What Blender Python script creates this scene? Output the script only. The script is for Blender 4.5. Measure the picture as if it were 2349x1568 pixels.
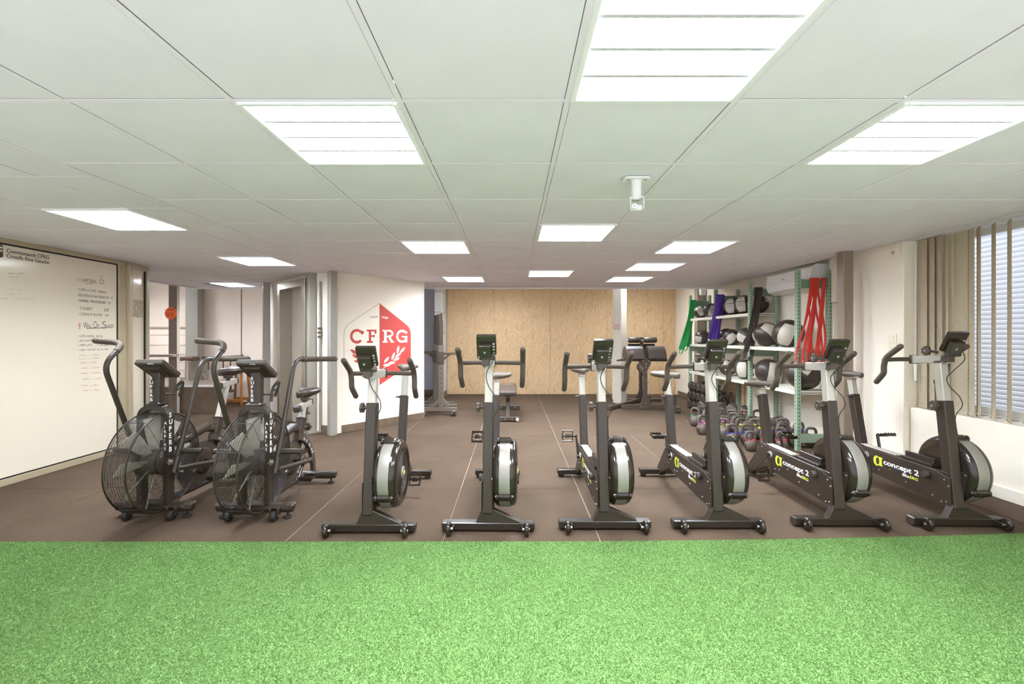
import bpy, math, random
import numpy as np
from mathutils import Matrix, Vector, Euler

for o in list(bpy.data.objects):
    bpy.data.objects.remove(o, do_unlink=True)
SC = bpy.context.scene
COL = SC.collection
random.seed(7)
PI = math.pi
V = Vector

# ------------------------------------------------------------------ camera, world, exposure
CAM_Z = 1.27
CEIL = 2.11
cd = bpy.data.cameras.new('camera')
cam = bpy.data.objects.new('camera', cd)
COL.objects.link(cam)
cam.location = (0, 0, CAM_Z)
cam.rotation_euler = (PI / 2, 0, 0)
cd.sensor_fit = 'HORIZONTAL'
cd.sensor_width = 36.0
cd.lens = 1040.0 / 2349.0 * 36.0
cd.shift_x = -1.5 / 2349.0
cd.shift_y = -12.0 / 2349.0
cd.clip_start = 0.05
cd.clip_end = 80
SC.camera = cam

world = bpy.data.worlds.new('world')
SC.world = world
world.use_nodes = True
bg = world.node_tree.nodes['Background']
bg.inputs['Color'].default_value = (0.90, 0.93, 1.0, 1)
bg.inputs['Strength'].default_value = 0.21

LAMP = 9.0          # brightness of the ceiling fixtures
SC.view_settings.view_transform = 'Standard'
SC.view_settings.look = 'None'
SC.view_settings.gamma = 1.0
SC.view_settings.use_curve_mapping = False
SC.view_settings.exposure = 3.14


# ------------------------------------------------------------------ materials
def lin(c):
    if isinstance(c, str):
        c = [int(c[i:i + 2], 16) / 255 for i in (0, 2, 4)]
    return tuple((x / 12.92 if x <= 0.04045 else ((x + 0.055) / 1.055) ** 2.4) for x in c[:3]) + (1.0,)


def mat(name, col, rough=0.5, metal=0.0, spec=0.5, var=0.0, vscale=8.0, bump=0.0, bscale=200.0, col2=None, coat=0.0):
    m = bpy.data.materials.new(name)
    m.use_nodes = True
    nt = m.node_tree
    b = nt.nodes['Principled BSDF']
    c = lin(col)
    b.inputs['Base Color'].default_value = c
    b.inputs['Roughness'].default_value = rough
    b.inputs['Metallic'].default_value = metal
    b.inputs['Specular IOR Level'].default_value = spec
    if coat:
        b.inputs['Coat Weight'].default_value = coat
        b.inputs['Coat Roughness'].default_value = 0.08
    if var or bump or col2:
        tc = nt.nodes.new('ShaderNodeTexCoord')
    if var or col2:
        n = nt.nodes.new('ShaderNodeTexNoise')
        n.inputs['Scale'].default_value = vscale
        n.inputs['Detail'].default_value = 5
        nt.links.new(tc.outputs['Object'], n.inputs['Vector'])
        r = nt.nodes.new('ShaderNodeValToRGB')
        r.color_ramp.elements[0].position = 0.35
        r.color_ramp.elements[1].position = 0.65
        if col2:
            a, d = c, lin(col2)
        else:
            a = tuple(x * (1 - var) for x in c[:3]) + (1,)
            d = tuple(min(1, x * (1 + var)) for x in c[:3]) + (1,)
        r.color_ramp.elements[0].color = a
        r.color_ramp.elements[1].color = d
        nt.links.new(n.outputs['Fac'], r.inputs['Fac'])
        nt.links.new(r.outputs['Color'], b.inputs['Base Color'])
    if bump:
        n2 = nt.nodes.new('ShaderNodeTexNoise')
        n2.inputs['Scale'].default_value = bscale
        n2.inputs['Detail'].default_value = 3
        nt.links.new(tc.outputs['Object'], n2.inputs['Vector'])
        bp = nt.nodes.new('ShaderNodeBump')
        bp.inputs['Strength'].default_value = bump
        bp.inputs['Distance'].default_value = 0.002
        nt.links.new(n2.outputs['Fac'], bp.inputs['Height'])
        nt.links.new(bp.outputs['Normal'], b.inputs['Normal'])
    return m


def emit(name, col, s):
    m = bpy.data.materials.new(name)
    m.use_nodes = True
    b = m.node_tree.nodes['Principled BSDF']
    b.inputs['Base Color'].default_value = (0.8, 0.8, 0.8, 1)
    b.inputs['Emission Color'].default_value = lin(col)
    b.inputs['Emission Strength'].default_value = s
    return m


def mat_rubber():
    m = mat('rubber floor', '6f6258', 0.8, spec=0.1, bump=0.35, bscale=260)
    nt = m.node_tree
    b = nt.nodes['Principled BSDF']
    tc = nt.nodes.new('ShaderNodeTexCoord')
    geo = nt.nodes.new('ShaderNodeNewGeometry')
    n1 = nt.nodes.new('ShaderNodeTexNoise'); n1.inputs['Scale'].default_value = 1.6; n1.inputs['Detail'].default_value = 6
    n2 = nt.nodes.new('ShaderNodeTexNoise'); n2.inputs['Scale'].default_value = 160; n2.inputs['Detail'].default_value = 2
    nt.links.new(geo.outputs['Position'], n1.inputs['Vector'])
    nt.links.new(geo.outputs['Position'], n2.inputs['Vector'])
    r1 = nt.nodes.new('ShaderNodeValToRGB')
    r1.color_ramp.elements[0].position = 0.3; r1.color_ramp.elements[0].color = lin('524335')
    r1.color_ramp.elements[1].position = 0.7; r1.color_ramp.elements[1].color = lin('5f4e40')
    nt.links.new(n1.outputs['Fac'], r1.inputs['Fac'])
    r2 = nt.nodes.new('ShaderNodeValToRGB')
    r2.color_ramp.elements[0].position = 0.36; r2.color_ramp.elements[0].color = (0.72, 0.72, 0.72, 1)
    r2.color_ramp.elements[1].position = 0.66; r2.color_ramp.elements[1].color = (1.18, 1.18, 1.18, 1)
    nt.links.new(n2.outputs['Fac'], r2.inputs['Fac'])
    mx = nt.nodes.new('ShaderNodeMix'); mx.data_type = 'RGBA'; mx.blend_type = 'MULTIPLY'
    mx.inputs[0].default_value = 1.0
    nt.links.new(r1.outputs['Color'], mx.inputs[6]); nt.links.new(r2.outputs['Color'], mx.inputs[7])
    vo = nt.nodes.new('ShaderNodeTexVoronoi'); vo.inputs['Scale'].default_value = 14
    nt.links.new(geo.outputs['Position'], vo.inputs['Vector'])
    lt = nt.nodes.new('ShaderNodeMath'); lt.operation = 'LESS_THAN'; lt.inputs[1].default_value = 0.045
    nt.links.new(vo.outputs['Distance'], lt.inputs[0])
    mx2 = nt.nodes.new('ShaderNodeMix'); mx2.data_type = 'RGBA'
    nt.links.new(lt.outputs[0], mx2.inputs[0])
    nt.links.new(mx.outputs[2], mx2.inputs[6]); mx2.inputs[7].default_value = lin('7f766e')
    nt.links.new(mx2.outputs[2], b.inputs['Base Color'])
    return m


def mat_osb():
    m = mat('osb board', 'c9a273', 0.6, spec=0.3)
    nt = m.node_tree
    b = nt.nodes['Principled BSDF']
    geo = nt.nodes.new('ShaderNodeNewGeometry')
    mixed = None
    # overlapping flakes: stretched random cells lying in several directions
    for k, (rot, ln, wd) in enumerate(((1.45, .11, .011), (0.25, .10, .010), (-0.8, .09, .009), (2.3, .11, .010), (0.95, .08, .008), (1.75, .10, .009))):
        mp = nt.nodes.new('ShaderNodeMapping')
        mp.vector_type = 'TEXTURE'
        mp.inputs['Rotation'].default_value = (0, rot, 0)
        mp.inputs['Location'].default_value = (k * 3.1, 0, k * 1.7)
        mp.inputs['Scale'].default_value = (ln, 1, wd)
        nt.links.new(geo.outputs['Position'], mp.inputs['Vector'])
        vo = nt.nodes.new('ShaderNodeTexVoronoi')
        vo.inputs['Scale'].default_value = 1.0
        nt.links.new(mp.outputs['Vector'], vo.inputs['Vector'])
        sp = nt.nodes.new('ShaderNodeSeparateColor')
        nt.links.new(vo.outputs['Color'], sp.inputs['Color'])
        if mixed is None:
            mixed = sp.outputs[0]
        else:
            st = nt.nodes.new('ShaderNodeMath'); st.operation = 'GREATER_THAN'; st.inputs[1].default_value = 0.72
            nt.links.new(sp.outputs[1], st.inputs[0])
            mx = nt.nodes.new('ShaderNodeMix')
            nt.links.new(st.outputs[0], mx.inputs[0])
            nt.links.new(mixed, mx.inputs[2]); nt.links.new(sp.outputs[0], mx.inputs[3])
            mixed = mx.outputs[0]
    r = nt.nodes.new('ShaderNodeValToRGB')
    e = r.color_ramp.elements
    e[0].position = 0.0; e[0].color = lin('a87c50')
    e[1].position = 1.0; e[1].color = lin('e8cfab')
    for q, cc in ((.018, 'bd9062'), (.05, 'd3ae82'), (.5, 'dab98f'), (.92, 'e3c69d')):
        x = e.new(q); x.color = lin(cc)
    nt.links.new(mixed, r.inputs['Fac'])
    nt.links.new(r.outputs['Color'], b.inputs['Base Color'])
    return m


def mat_turf():
    m = mat('turf', '84c46c', 0.75, spec=0.15)
    nt = m.node_tree
    b = nt.nodes['Principled BSDF']
    geo = nt.nodes.new('ShaderNodeNewGeometry')
    n1 = nt.nodes.new('ShaderNodeTexNoise'); n1.inputs['Scale'].default_value = 90; n1.inputs['Detail'].default_value = 3
    n2 = nt.nodes.new('ShaderNodeTexNoise'); n2.inputs['Scale'].default_value = 2.2; n2.inputs['Detail'].default_value = 4
    for n in (n1, n2):
        nt.links.new(geo.outputs['Position'], n.inputs['Vector'])
    r = nt.nodes.new('ShaderNodeValToRGB')
    r.color_ramp.elements[0].position = 0.3; r.color_ramp.elements[0].color = lin('6e8f50')
    r.color_ramp.elements[1].position = 0.7; r.color_ramp.elements[1].color = lin('7c995d')
    nt.links.new(n1.outputs['Fac'], r.inputs['Fac'])
    r2 = nt.nodes.new('ShaderNodeValToRGB')
    r2.color_ramp.elements[0].position = 0.3; r2.color_ramp.elements[0].color = (0.9, 0.95, 0.9, 1)
    r2.color_ramp.elements[1].position = 0.7; r2.color_ramp.elements[1].color = (1.05, 1.03, 1.05, 1)
    nt.links.new(n2.outputs['Fac'], r2.inputs['Fac'])
    mx = nt.nodes.new('ShaderNodeMix'); mx.data_type = 'RGBA'; mx.blend_type = 'MULTIPLY'; mx.inputs[0].default_value = 1
    nt.links.new(r.outputs['Color'], mx.inputs[6]); nt.links.new(r2.outputs['Color'], mx.inputs[7])
    nt.links.new(mx.outputs[2], b.inputs['Base Color'])
    # thin plastic blades let part of the light through
    tl = nt.nodes.new('ShaderNodeBsdfTranslucent')
    nt.links.new(mx.outputs[2], tl.inputs['Color'])
    ms = nt.nodes.new('ShaderNodeMixShader'); ms.inputs[0].default_value = 0.4
    nt.links.new(b.outputs[0], ms.inputs[1]); nt.links.new(tl.outputs[0], ms.inputs[2])
    nt.links.new(ms.outputs[0], nt.nodes['Material Output'].inputs['Surface'])
    return m


def mat_glass():
    m = bpy.data.materials.new('window glass')
    m.use_nodes = True
    nt = m.node_tree
    out = nt.nodes['Material Output']
    tr = nt.nodes.new('ShaderNodeBsdfTransparent'); tr.inputs['Color'].default_value = (0.93, 0.96, 0.98, 1)
    gl = nt.nodes.new('ShaderNodeBsdfGlossy'); gl.inputs['Roughness'].default_value = 0.02
    mx = nt.nodes.new('ShaderNodeMixShader')
    mx.inputs[0].default_value = 0.07
    nt.links.new(tr.outputs[0], mx.inputs[1]); nt.links.new(gl.outputs[0], mx.inputs[2])
    nt.links.new(mx.outputs[0], out.inputs['Surface'])
    return m


def mat_fabric_slat():
    m = mat('blind fabric', 'cdbfa6', 0.9, spec=0.1, var=0.05, vscale=30)
    nt = m.node_tree
    out = nt.nodes['Material Output']; b = nt.nodes['Principled BSDF']
    t = nt.nodes.new('ShaderNodeBsdfTranslucent'); t.inputs['Color'].default_value = lin('d6c7ab')
    mx = nt.nodes.new('ShaderNodeMixShader'); mx.inputs[0].default_value = 0.25
    nt.links.new(b.outputs[0], mx.inputs[1]); nt.links.new(t.outputs[0], mx.inputs[2]); nt.links.new(mx.outputs[0], out.inputs['Surface'])
    return m


K = {
    'tile': mat('ceiling tile', 'e7e2e8', 0.9, spec=0.1, var=0.02, vscale=3),
    'tbar': mat('ceiling bar', 'ece4ea', 0.5),
    'white': mat('white enamel', 'ececea', 0.45),
    'cream': mat('cream plastic', 'efe3cf', 0.45),
    'louvre': mat('louvre white', 'e4e4e2', 0.35),
    'louvreedge': mat('louvre grey', 'c4c4c2', 0.5),
    'lamp': emit('lamp panel', 'e9f3ff', LAMP),
    'wall': mat('cream wall paint', 'f4e9d8', 0.85, spec=0.2, var=0.02, vscale=2),
    'wallpink': mat('pale pink wall paint', 'f5e5d6', 0.85, spec=0.2, var=0.02, vscale=2),
    'wallblue': mat('blue lit wall colour', 'cfd0e2', 0.85, spec=0.2),  # lilac base colour stands in for bluish light on the wall
    'wallwhite': mat('white wall paint', 'f2e8da', 0.85, spec=0.2),
    'blocktile': mat('pale block', 'dcd9d6', 0.6),
    'skirt': mat('brown skirting tile', '75614f', 0.5, var=0.12, vscale=6),
    'rubber': mat_rubber(),
    'joint': mat('joint dust', 'a59a8c', 0.9),
    'turf': mat_turf(),
    'turfbase': mat('turf backing', '77975a', 0.95, spec=0.1),
    'osb': mat_osb(),
    'osbedge': mat('osb edge', 'a87b4c', 0.7),
    'glasswall': mat('frosted glass', 'e6dac5', 0.12, spec=0.55),
    'alu': mat('champagne aluminium', 'b5a68a', 0.38, metal=0.15),
    'seal': mat('black rubber seal', '15110d', 0.6),
    'postgrey': mat('grey painted steel', '9c968c', 0.32, spec=0.6),
    'postbrown': mat('brown painted steel', '8a7a6a', 0.35, spec=0.6),
    'postdark': mat('dark brown post face', '6a5747', 0.4),
    'postlight': mat('light steel paint', 'cfc5b6', 0.4),
    'steel': mat('brushed steel', 'b9b2a6', 0.3, metal=0.9),
    'chrome': mat('chrome', 'd6d3ce', 0.15, metal=1.0),
    'bolt': mat('zinc bolt', 'cfcac0', 0.25, metal=0.8),
    'black': mat('black powder coat', '372d25', 0.38, spec=0.5),
    'blackfine': mat('satin black', '2f2720', 0.28, spec=0.55),
    'gloss': mat('gloss black plastic', '2c241d', 0.16, spec=0.6),
    'plastic': mat('matt black plastic', '42382f', 0.5),
    'foam': mat('dark grip foam', '54483e', 0.7, spec=0.3),
    'rubberblk': mat('black rubber', '26211d', 0.6),
    'silver': mat('silver painted post', 'b8b1a6', 0.35, metal=0.25),
    'rail': mat('pale grey rail', 'b5aa9b', 0.45),
    'band': mat('perforated silver band', '948e85', 0.45, metal=0.35, var=0.06, vscale=300),
    'lime': mat('lime print', 'd3e23a', 0.5),
    'print': mat('white print', 'f0eeea', 0.5),
    'frame': mat('dark brown steel', '4a3e35', 0.42, spec=0.5),
    'framelight': mat('worn grey steel', '6e6258', 0.4, spec=0.5),
    'vinyl': mat('dark vinyl', '4a3f38', 0.35, spec=0.5),
    'saddle': mat('saddle vinyl', '3c2f28', 0.28, spec=0.55),
    'saddlegrey': mat('worn saddle', '5a4f46', 0.4, spec=0.5),
    'green': mat('green rack paint', '92a68e', 0.45),
    'greendk': mat('dark green rack plate', '6a866c', 0.45),
    'slot': mat('dark slot', '1c2a20', 0.8),
    'shelf': mat('pale grey shelf', 'd9d2c4', 0.5, var=0.04, vscale=5),
    'leather': mat('black ball leather', '3d322b', 0.38, spec=0.5, bump=0.4, bscale=22),
    'leathergrey': mat('grey ball leather', 'c3bbae', 0.45, bump=0.3, bscale=22),
    'iron': mat('kettlebell iron', '5c5048', 0.5, spec=0.4, bump=0.15, bscale=300),
    'hexrub': mat('dumbbell rubber', '3b332d', 0.5, bump=0.1),
    'bred': mat('red latex', 'd7372c', 0.45), 'bgreen': mat('green latex', '239a4b', 0.45),
    'bpurple': mat('purple latex', '5a3a9c', 0.4), 'bblack': mat('black latex', '3a302a', 0.45),
    'kred': mat('red paint', 'd8383a', 0.4), 'kblue': mat('blue paint', '3440b8', 0.4), 'kyellow': mat('yellow paint', 'dcd23c', 0.4),
    'kpink': mat('pink paint', 'c95fae', 0.4), 'kgreen': mat('green paint', '2e9a58', 0.4), 'korange': mat('orange paint', 'd65a34', 0.4), 'kwhite': mat('white paint', 'd9d6d0', 0.4),
    'logored': mat('red wall print', 'c9473f', 0.6), 'logowhite': mat('white wall print', 'efe4d9', 0.7), 'logoline': mat('brown line print', '7d6a5e', 0.7),
    'ink': mat('dark marker ink', '5a5248', 0.7), 'inkbrown': mat('brown vinyl letters', '4c4036', 0.6), 'inkfaint': mat('faded marker ink', 'c0b59f', 0.7),
    'inkred': mat('red marker ink', 'd98f8a', 0.7), 'inkgreen': mat('green marker ink', '8fb59a', 0.7),
    'orange': mat('orange card', 'ee6a2e', 0.6), 'orangeink': mat('dark red ink', 'a8260f', 0.7),
    'wood': mat('varnished wood', 'a5672f', 0.4, var=0.2, vscale=12),
    'brownrail': mat('brown hand rail', '5f4738', 0.4),
    'marble': mat('marbled strip', '8d7a6a', 0.4, col2='b9a898', vscale=60),
    'cable': mat('black cable', '241e1a', 0.5),
    'blade': mat('aluminium fan blade', 'd3cabd', 0.4, metal=0.3),
    'wire': mat('black wire', '3a322b', 0.35, spec=0.5),
    'fabric': mat_fabric_slat(),
    'glass': mat_glass(),
    'shutter': mat('shutter aluminium', 'eceffa', 0.5),
    'card': mat('notice card', 'a56a5c', 0.6, col2='e0d6cc', vscale=90),
    'plaid': mat('striped paper', 'c9bfa2', 0.8, col2='8d8266', vscale=50),
    'screen': mat('dark screen', '14161a', 0.1),
    'label': mat('pale label', 'bcb8ac', 0.6),
}


# ------------------------------------------------------------------ mesh helpers
def frame_matrix(o, x, y):
    x = V(x).normalized(); y = V(y).normalized(); z = x.cross(y)
    m = Matrix.Identity(4)
    for i in range(3):
        m[i][0], m[i][1], m[i][2], m[i][3] = x[i], y[i], z[i], o[i]
    return m


def along(p0, p1, up=(0, 0, 1)):
    p0, p1 = V(p0), V(p1)
    z = (p1 - p0).normalized()
    u = V(up)
    if abs(z.dot(u)) > 0.98:
        u = V((0, 1, 0))
    x = u.cross(z).normalized(); y = z.cross(x)
    m = Matrix.Identity(4)
    for i in range(3):
        m[i][0], m[i][1], m[i][2], m[i][3] = x[i], y[i], z[i], p0[i]
    return m


def fillet(pts, rad, n=5):
    pts = [V(p) for p in pts]
    out = [pts[0]]
    for i in range(1, len(pts) - 1):
        a, b, c = pts[i - 1], pts[i], pts[i + 1]
        r = min(rad, (a - b).length * .48, (c - b).length * .48)
        p, q = b + (a - b).normalized() * r, b + (c - b).normalized() * r
        for k in range(n + 1):
            t = k / n
            out.append(p * (1 - t) ** 2 + b * 2 * t * (1 - t) + q * t * t)
    out.append(pts[-1])
    return out


class MB:
    def __init__(self, xf=None):
        self.v, self.f, self.mi, self.sm = [], [], [], []
        self.xf = xf
        self.m = 0

    def add(self, vs, fs, smooth=False, xf=None):
        n = len(self.v)
        for p in vs:
            p = V(p)
            if xf is not None:
                p = xf @ p
            if self.xf is not None:
                p = self.xf @ p
            self.v.append(tuple(p))
        for f in fs:
            self.f.append([i + n for i in f])
            self.mi.append(self.m)
            self.sm.append(smooth)
        return self

    def box(self, c, s, bev=0.0, xf=None):
        hx, hy, hz = s[0] / 2, s[1] / 2, s[2] / 2
        b = min(bev, hx * .9, hy * .9, hz * .9)
        if b <= 0:
            vs = [(c[0] + i * hx, c[1] + j * hy, c[2] + k * hz) for i in (-1, 1) for j in (-1, 1) for k in (-1, 1)]
            fs = [(0, 1, 3, 2), (4, 6, 7, 5), (0, 4, 5, 1), (2, 3, 7, 6), (0, 2, 6, 4), (1, 5, 7, 3)]
            return self.add(vs, fs, False, xf)
        vs, idx = [], {}
        for i in (-1, 1):
            for j in (-1, 1):
                for k in (-1, 1):
                    for a in range(3):
                        h = [hx - b, hy - b, hz - b]
                        h[a] += b
                        idx[(i, j, k, a)] = len(vs)
                        vs.append((c[0] + i * h[0], c[1] + j * h[1], c[2] + k * h[2]))
        fs = []
        for s_ in (-1, 1):
            q = [(-1, -1), (1, -1), (1, 1), (-1, 1)]
            if s_ < 0:
                q = q[::-1]
            fs.append([idx[(s_, p, r, 0)] for p, r in q])
            fs.append([idx[(r, s_, p, 1)] for p, r in q])
            fs.append([idx[(p, r, s_, 2)] for p, r in q])
        for i in (-1, 1):
            for j in (-1, 1):
                w = i * j
                for (a, b2, mk) in ((0, 1, lambda t: (i, j, t)), (1, 2, lambda t: (t, i, j)), (2, 0, lambda t: (j, t, i))):
                    A, B = mk(-1), mk(1)
                    f = [idx[A + (a,)], idx[A + (b2,)], idx[B + (b2,)], idx[B + (a,)]]
                    if w < 0:
                        f = f[::-1]
                    fs.append(f)
        for i in (-1, 1):
            for j in (-1, 1):
                for k in (-1, 1):
                    f = [idx[(i, j, k, 0)], idx[(i, j, k, 1)], idx[(i, j, k, 2)]]
                    if i * j * k < 0:
                        f = f[::-1]
                    fs.append(f)
        return self.add(vs, fs, False, xf)

    def beam(self, p0, p1, w, h, bev=0.003, up=(0, 0, 1)):
        m = along(p0, p1, up)
        L = (V(p1) - V(p0)).length
        return self.box((0, 0, L / 2), (w, h, L), bev, m)

    def tube(self, pts, r, n=10, closed=False, caps=True, smooth=True):
        pts = [V(p) for p in pts]
        N = len(pts)
        rs = r if isinstance(r, (list, tuple)) else [r] * N
        T = []
        for i in range(N):
            a = pts[i - 1] if (i > 0 or closed) else pts[i]
            b = pts[(i + 1) % N] if (i < N - 1 or closed) else pts[i]
            T.append((b - a).normalized())
        u = V((0, 0, 1)) if abs(T[0].z) < 0.9 else V((1, 0, 0))
        x = T[0].cross(u).normalized()
        vs = []
        for i in range(N):
            x = (x - T[i] * x.dot(T[i])).normalized()
            y = T[i].cross(x)
            for k in range(n):
                a = 2 * PI * k / n
                vs.append(pts[i] + (x * math.cos(a) + y * math.sin(a)) * rs[i])
        fs = []
        for i in range(N if closed else N - 1):
            j = (i + 1) % N
            for k in range(n):
                l = (k + 1) % n
                fs.append((i * n + k, i * n + l, j * n + l, j * n + k))
        self.add(vs, fs, smooth)
        if caps and not closed:
            self.add(vs[:n], [list(range(n))[::-1]])
            self.add(vs[-n:], [list(range(n))])
        return self

    def cyl(self, p0, p1, r, n=14, bev=0.0):
        p0, p1 = V(p0), V(p1)
        d = (p1 - p0).normalized()
        if bev:
            return self.tube([p0, p0 + d * 1e-5, p0 + d * bev, p1 - d * bev, p1 - d * 1e-5, p1], [r - bev, r - bev, r, r, r - bev, r - bev], n)
        return self.tube([p0, p1], r, n)

    def lathe(self, prof, n=24, xf=None, smooth=True, close=False):
        vs, fs = [], []
        for (r, z) in prof:
            for k in range(n):
                a = 2 * PI * k / n
                vs.append((r * math.cos(a), r * math.sin(a), z))
        P = len(prof)
        for i in range(P if close else P - 1):
            j = (i + 1) % P
            for k in range(n):
                l = (k + 1) % n
                fs.append((i * n + k, i * n + l, j * n + l, j * n + k))
        if not close:
            if prof[0][0] > 1e-6:
                fs.append(list(range(n))[::-1])
            if prof[-1][0] > 1e-6:
                fs.append([(P - 1) * n + k for k in range(n)])
        return self.add(vs, fs, smooth, xf)

    def prism(self, poly, d, xf=None, bev=0.0, smooth=False):
        # polygon (counter-clockwise) in local XY, extruded from z=0 to z=d
        n = len(poly)
        P = [V((p[0], p[1])) for p in poly]

        def inset(b):
            out = []
            for i in range(n):
                a, c, e = P[i - 1], P[i], P[(i + 1) % n]
                d1 = (c - a).normalized(); d2 = (e - c).normalized()
                n1 = V((-d1.y, d1.x)); n2 = V((-d2.y, d2.x))
                m = n1 + n2
                if m.length < 1e-6:
                    m = n1.copy()
                m = m.normalized()
                out.append(c + m * (b / max(0.4, m.dot(n1))))
            return out
        rings = [(P, 0.0), (P, d)] if bev <= 0 else [(inset(bev), 0.0), (P, bev), (P, d - bev), (inset(bev), d)]
        vs = [(p.x, p.y, z) for R, z in rings for p in R]
        fs = [list(range(n))[::-1], [(len(rings) - 1) * n + k for k in range(n)]]
        for i in range(len(rings) - 1):
            for k in range(n):
                l = (k + 1) % n
                fs.append((i * n + k, i * n + l, (i + 1) * n + l, (i + 1) * n + k))
        return self.add(vs, fs, smooth, xf)

    def ribbon(self, pts, w, t, wdir, closed=False, smooth=False):
        # flat strip of width w (along wdir) and thickness t swept along a path
        pts = [V(p) for p in pts]
        N = len(pts)
        wd = wdir if isinstance(wdir, list) else [V(wdir)] * N
        vs = []
        for i in range(N):
            a = pts[i - 1] if (i > 0 or closed) else pts[i]
            b = pts[(i + 1) % N] if (i < N - 1 or closed) else pts[i]
            T = (b - a).normalized()
            x = (wd[i] - T * wd[i].dot(T)).normalized()
            y = T.cross(x)
            for sx, sy in ((-1, -1), (1, -1), (1, 1), (-1, 1)):
                vs.append(pts[i] + x * sx * w / 2 + y * sy * t / 2)
        fs = []
        for i in range(N if closed else N - 1):
            j = (i + 1) % N
            for k in range(4):
                l = (k + 1) % 4
                fs.append((i * 4 + k, i * 4 + l, j * 4 + l, j * 4 + k))
        if not closed:
            fs.append((3, 2, 1, 0)); fs.append(tuple((N - 1) * 4 + k for k in range(4)))
        return self.add(vs, fs, smooth)

    def ball(self, c, r, nu=24, nv=14, sc=(1, 1, 1), xf=None):
        prof = []
        vs, fs = [], []
        for j in range(nv + 1):
            t = PI * j / nv
            for k in range(nu):
                a = 2 * PI * k / nu
                vs.append((c[0] + r * sc[0] * math.sin(t) * math.cos(a), c[1] + r * sc[1] * math.sin(t) * math.sin(a), c[2] - r * sc[2] * math.cos(t)))
        for j in range(nv):
            for k in range(nu):
                l = (k + 1) % nu
                fs.append((j * nu + k, j * nu + l, (j + 1) * nu + l, (j + 1) * nu + k))
        return self.add(vs, fs, True, xf)

    def mesh(self, name, mats):
        me = bpy.data.meshes.new(name)
        me.from_pydata(self.v, [], self.f)
        for m in (mats if isinstance(mats, (list, tuple)) else [mats]):
            me.materials.append(K[m] if isinstance(m, str) else m)
        me.polygons.foreach_set('material_index', self.mi)
        me.polygons.foreach_set('use_smooth', self.sm)
        me.update()
        return me


def thing(name, label, cat, loc=(0, 0, 0), rz=0.0, group=None):
    o = bpy.data.objects.new(name, None)
    o.empty_display_size = 0.1
    COL.objects.link(o)
    o.location = loc
    o.rotation_euler = (0, 0, rz)
    o['label'] = label
    o['category'] = cat
    if group:
        o['group'] = group
    return o


def part(name, mb, mats, parent=None, label=None, loc=None, rot=None, kind=None):
    me = mb.mesh(name, mats) if isinstance(mb, MB) else mb
    o = bpy.data.objects.new(name, me)
    COL.objects.link(o)
    if parent is not None:
        o.parent = parent
    if loc is not None:
        o.location = loc
    if rot is not None:
        o.rotation_euler = rot
    if label:
        o['label'] = label
    if kind:
        o['kind'] = kind
    return o


def struct(name, mb, mats, label, cat='structure', parent=None):
    o = part(name, mb, mats, parent)
    if parent is None:
        o['kind'] = 'structure'
        o['label'] = label
        o['category'] = cat
    return o


def solo(name, mb, mats, label, cat, loc=(0, 0, 0), rz=0, group=None):
    o = part(name, mb, mats, None, label, loc, (0, 0, rz))
    o['category'] = cat
    if group:
        o['group'] = group
    return o


def copy_tree(o, parent=None):
    c = o.copy()
    COL.objects.link(c)
    if parent is not None:
        c.parent = parent
    for ch in list(o.children):
        copy_tree(ch, c)
    return c


def kids(o, name):
    return [c for c in o.children if c.name.split('.')[0] == name]


_txt = {}


def text_mesh(s, mats, w=None, h=None, ext=0.0004, bold=0.0):
    key = (s, str(mats), w, h, bold)
    if key in _txt:
        return _txt[key]
    cu = bpy.data.curves.new('text', 'FONT')
    cu.body = s
    cu.size = 1.0
    cu.extrude = 0.02
    cu.offset = bold
    cu.resolution_u = 3
    ob = bpy.data.objects.new('text', cu)
    COL.objects.link(ob)
    dg = bpy.context.evaluated_depsgraph_get()
    me = bpy.data.meshes.new_from_object(ob.evaluated_get(dg))
    bpy.data.objects.remove(ob, do_unlink=True)
    n = len(me.vertices)
    co = np.empty(n * 3, dtype=np.float32)
    me.vertices.foreach_get('co', co)
    co = co.reshape(-1, 3)
    mn, mx = co.min(0), co.max(0)
    sx = (w / (mx[0] - mn[0])) if w else None
    sy = (h / (mx[1] - mn[1])) if h else None
    if sx is None: sx = sy
    if sy is None: sy = sx
    co[:, 0] = (co[:, 0] - mn[0]) * sx
    co[:, 1] = (co[:, 1] - mn[1]) * sy
    co[:, 2] = (co[:, 2] - mn[2]) / max(1e-6, mx[2] - mn[2]) * ext
    me.vertices.foreach_set('co', co.reshape(-1))
    me.materials.clear()
    me.materials.append(K[mats])
    me.polygons.foreach_set('material_index', [0] * len(me.polygons))
    me.update()
    _txt[key] = me
    return me


def text(s, mats, parent, xf, w=None, h=None, bold=0.0, name='lettering', ext=0.0006):
    o = bpy.data.objects.new(name, text_mesh(s, mats, w, h, ext, bold))
    COL.objects.link(o)
    o.parent = parent
    o.matrix_local = xf
    return o

# ================================================================== SETTING
R45 = PI / 4
FAR = 10.0            # osb wall
EDGE = 7.77           # far edge of the tiled ceiling

# floor: sub-floor with the rubber mats laid on it as parts
mb = MB(); mb.box((-1.5, 5.3, -0.0235), (14, 10.2, 0.04))
floor = struct('floor', mb, 'joint', 'black brown rubber gym floor of square mats behind the green turf', 'floor')


def turf_edge(x):
    return 2.80 + 0.010 * max(0, x) ** 2 + 0.002 * x


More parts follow.
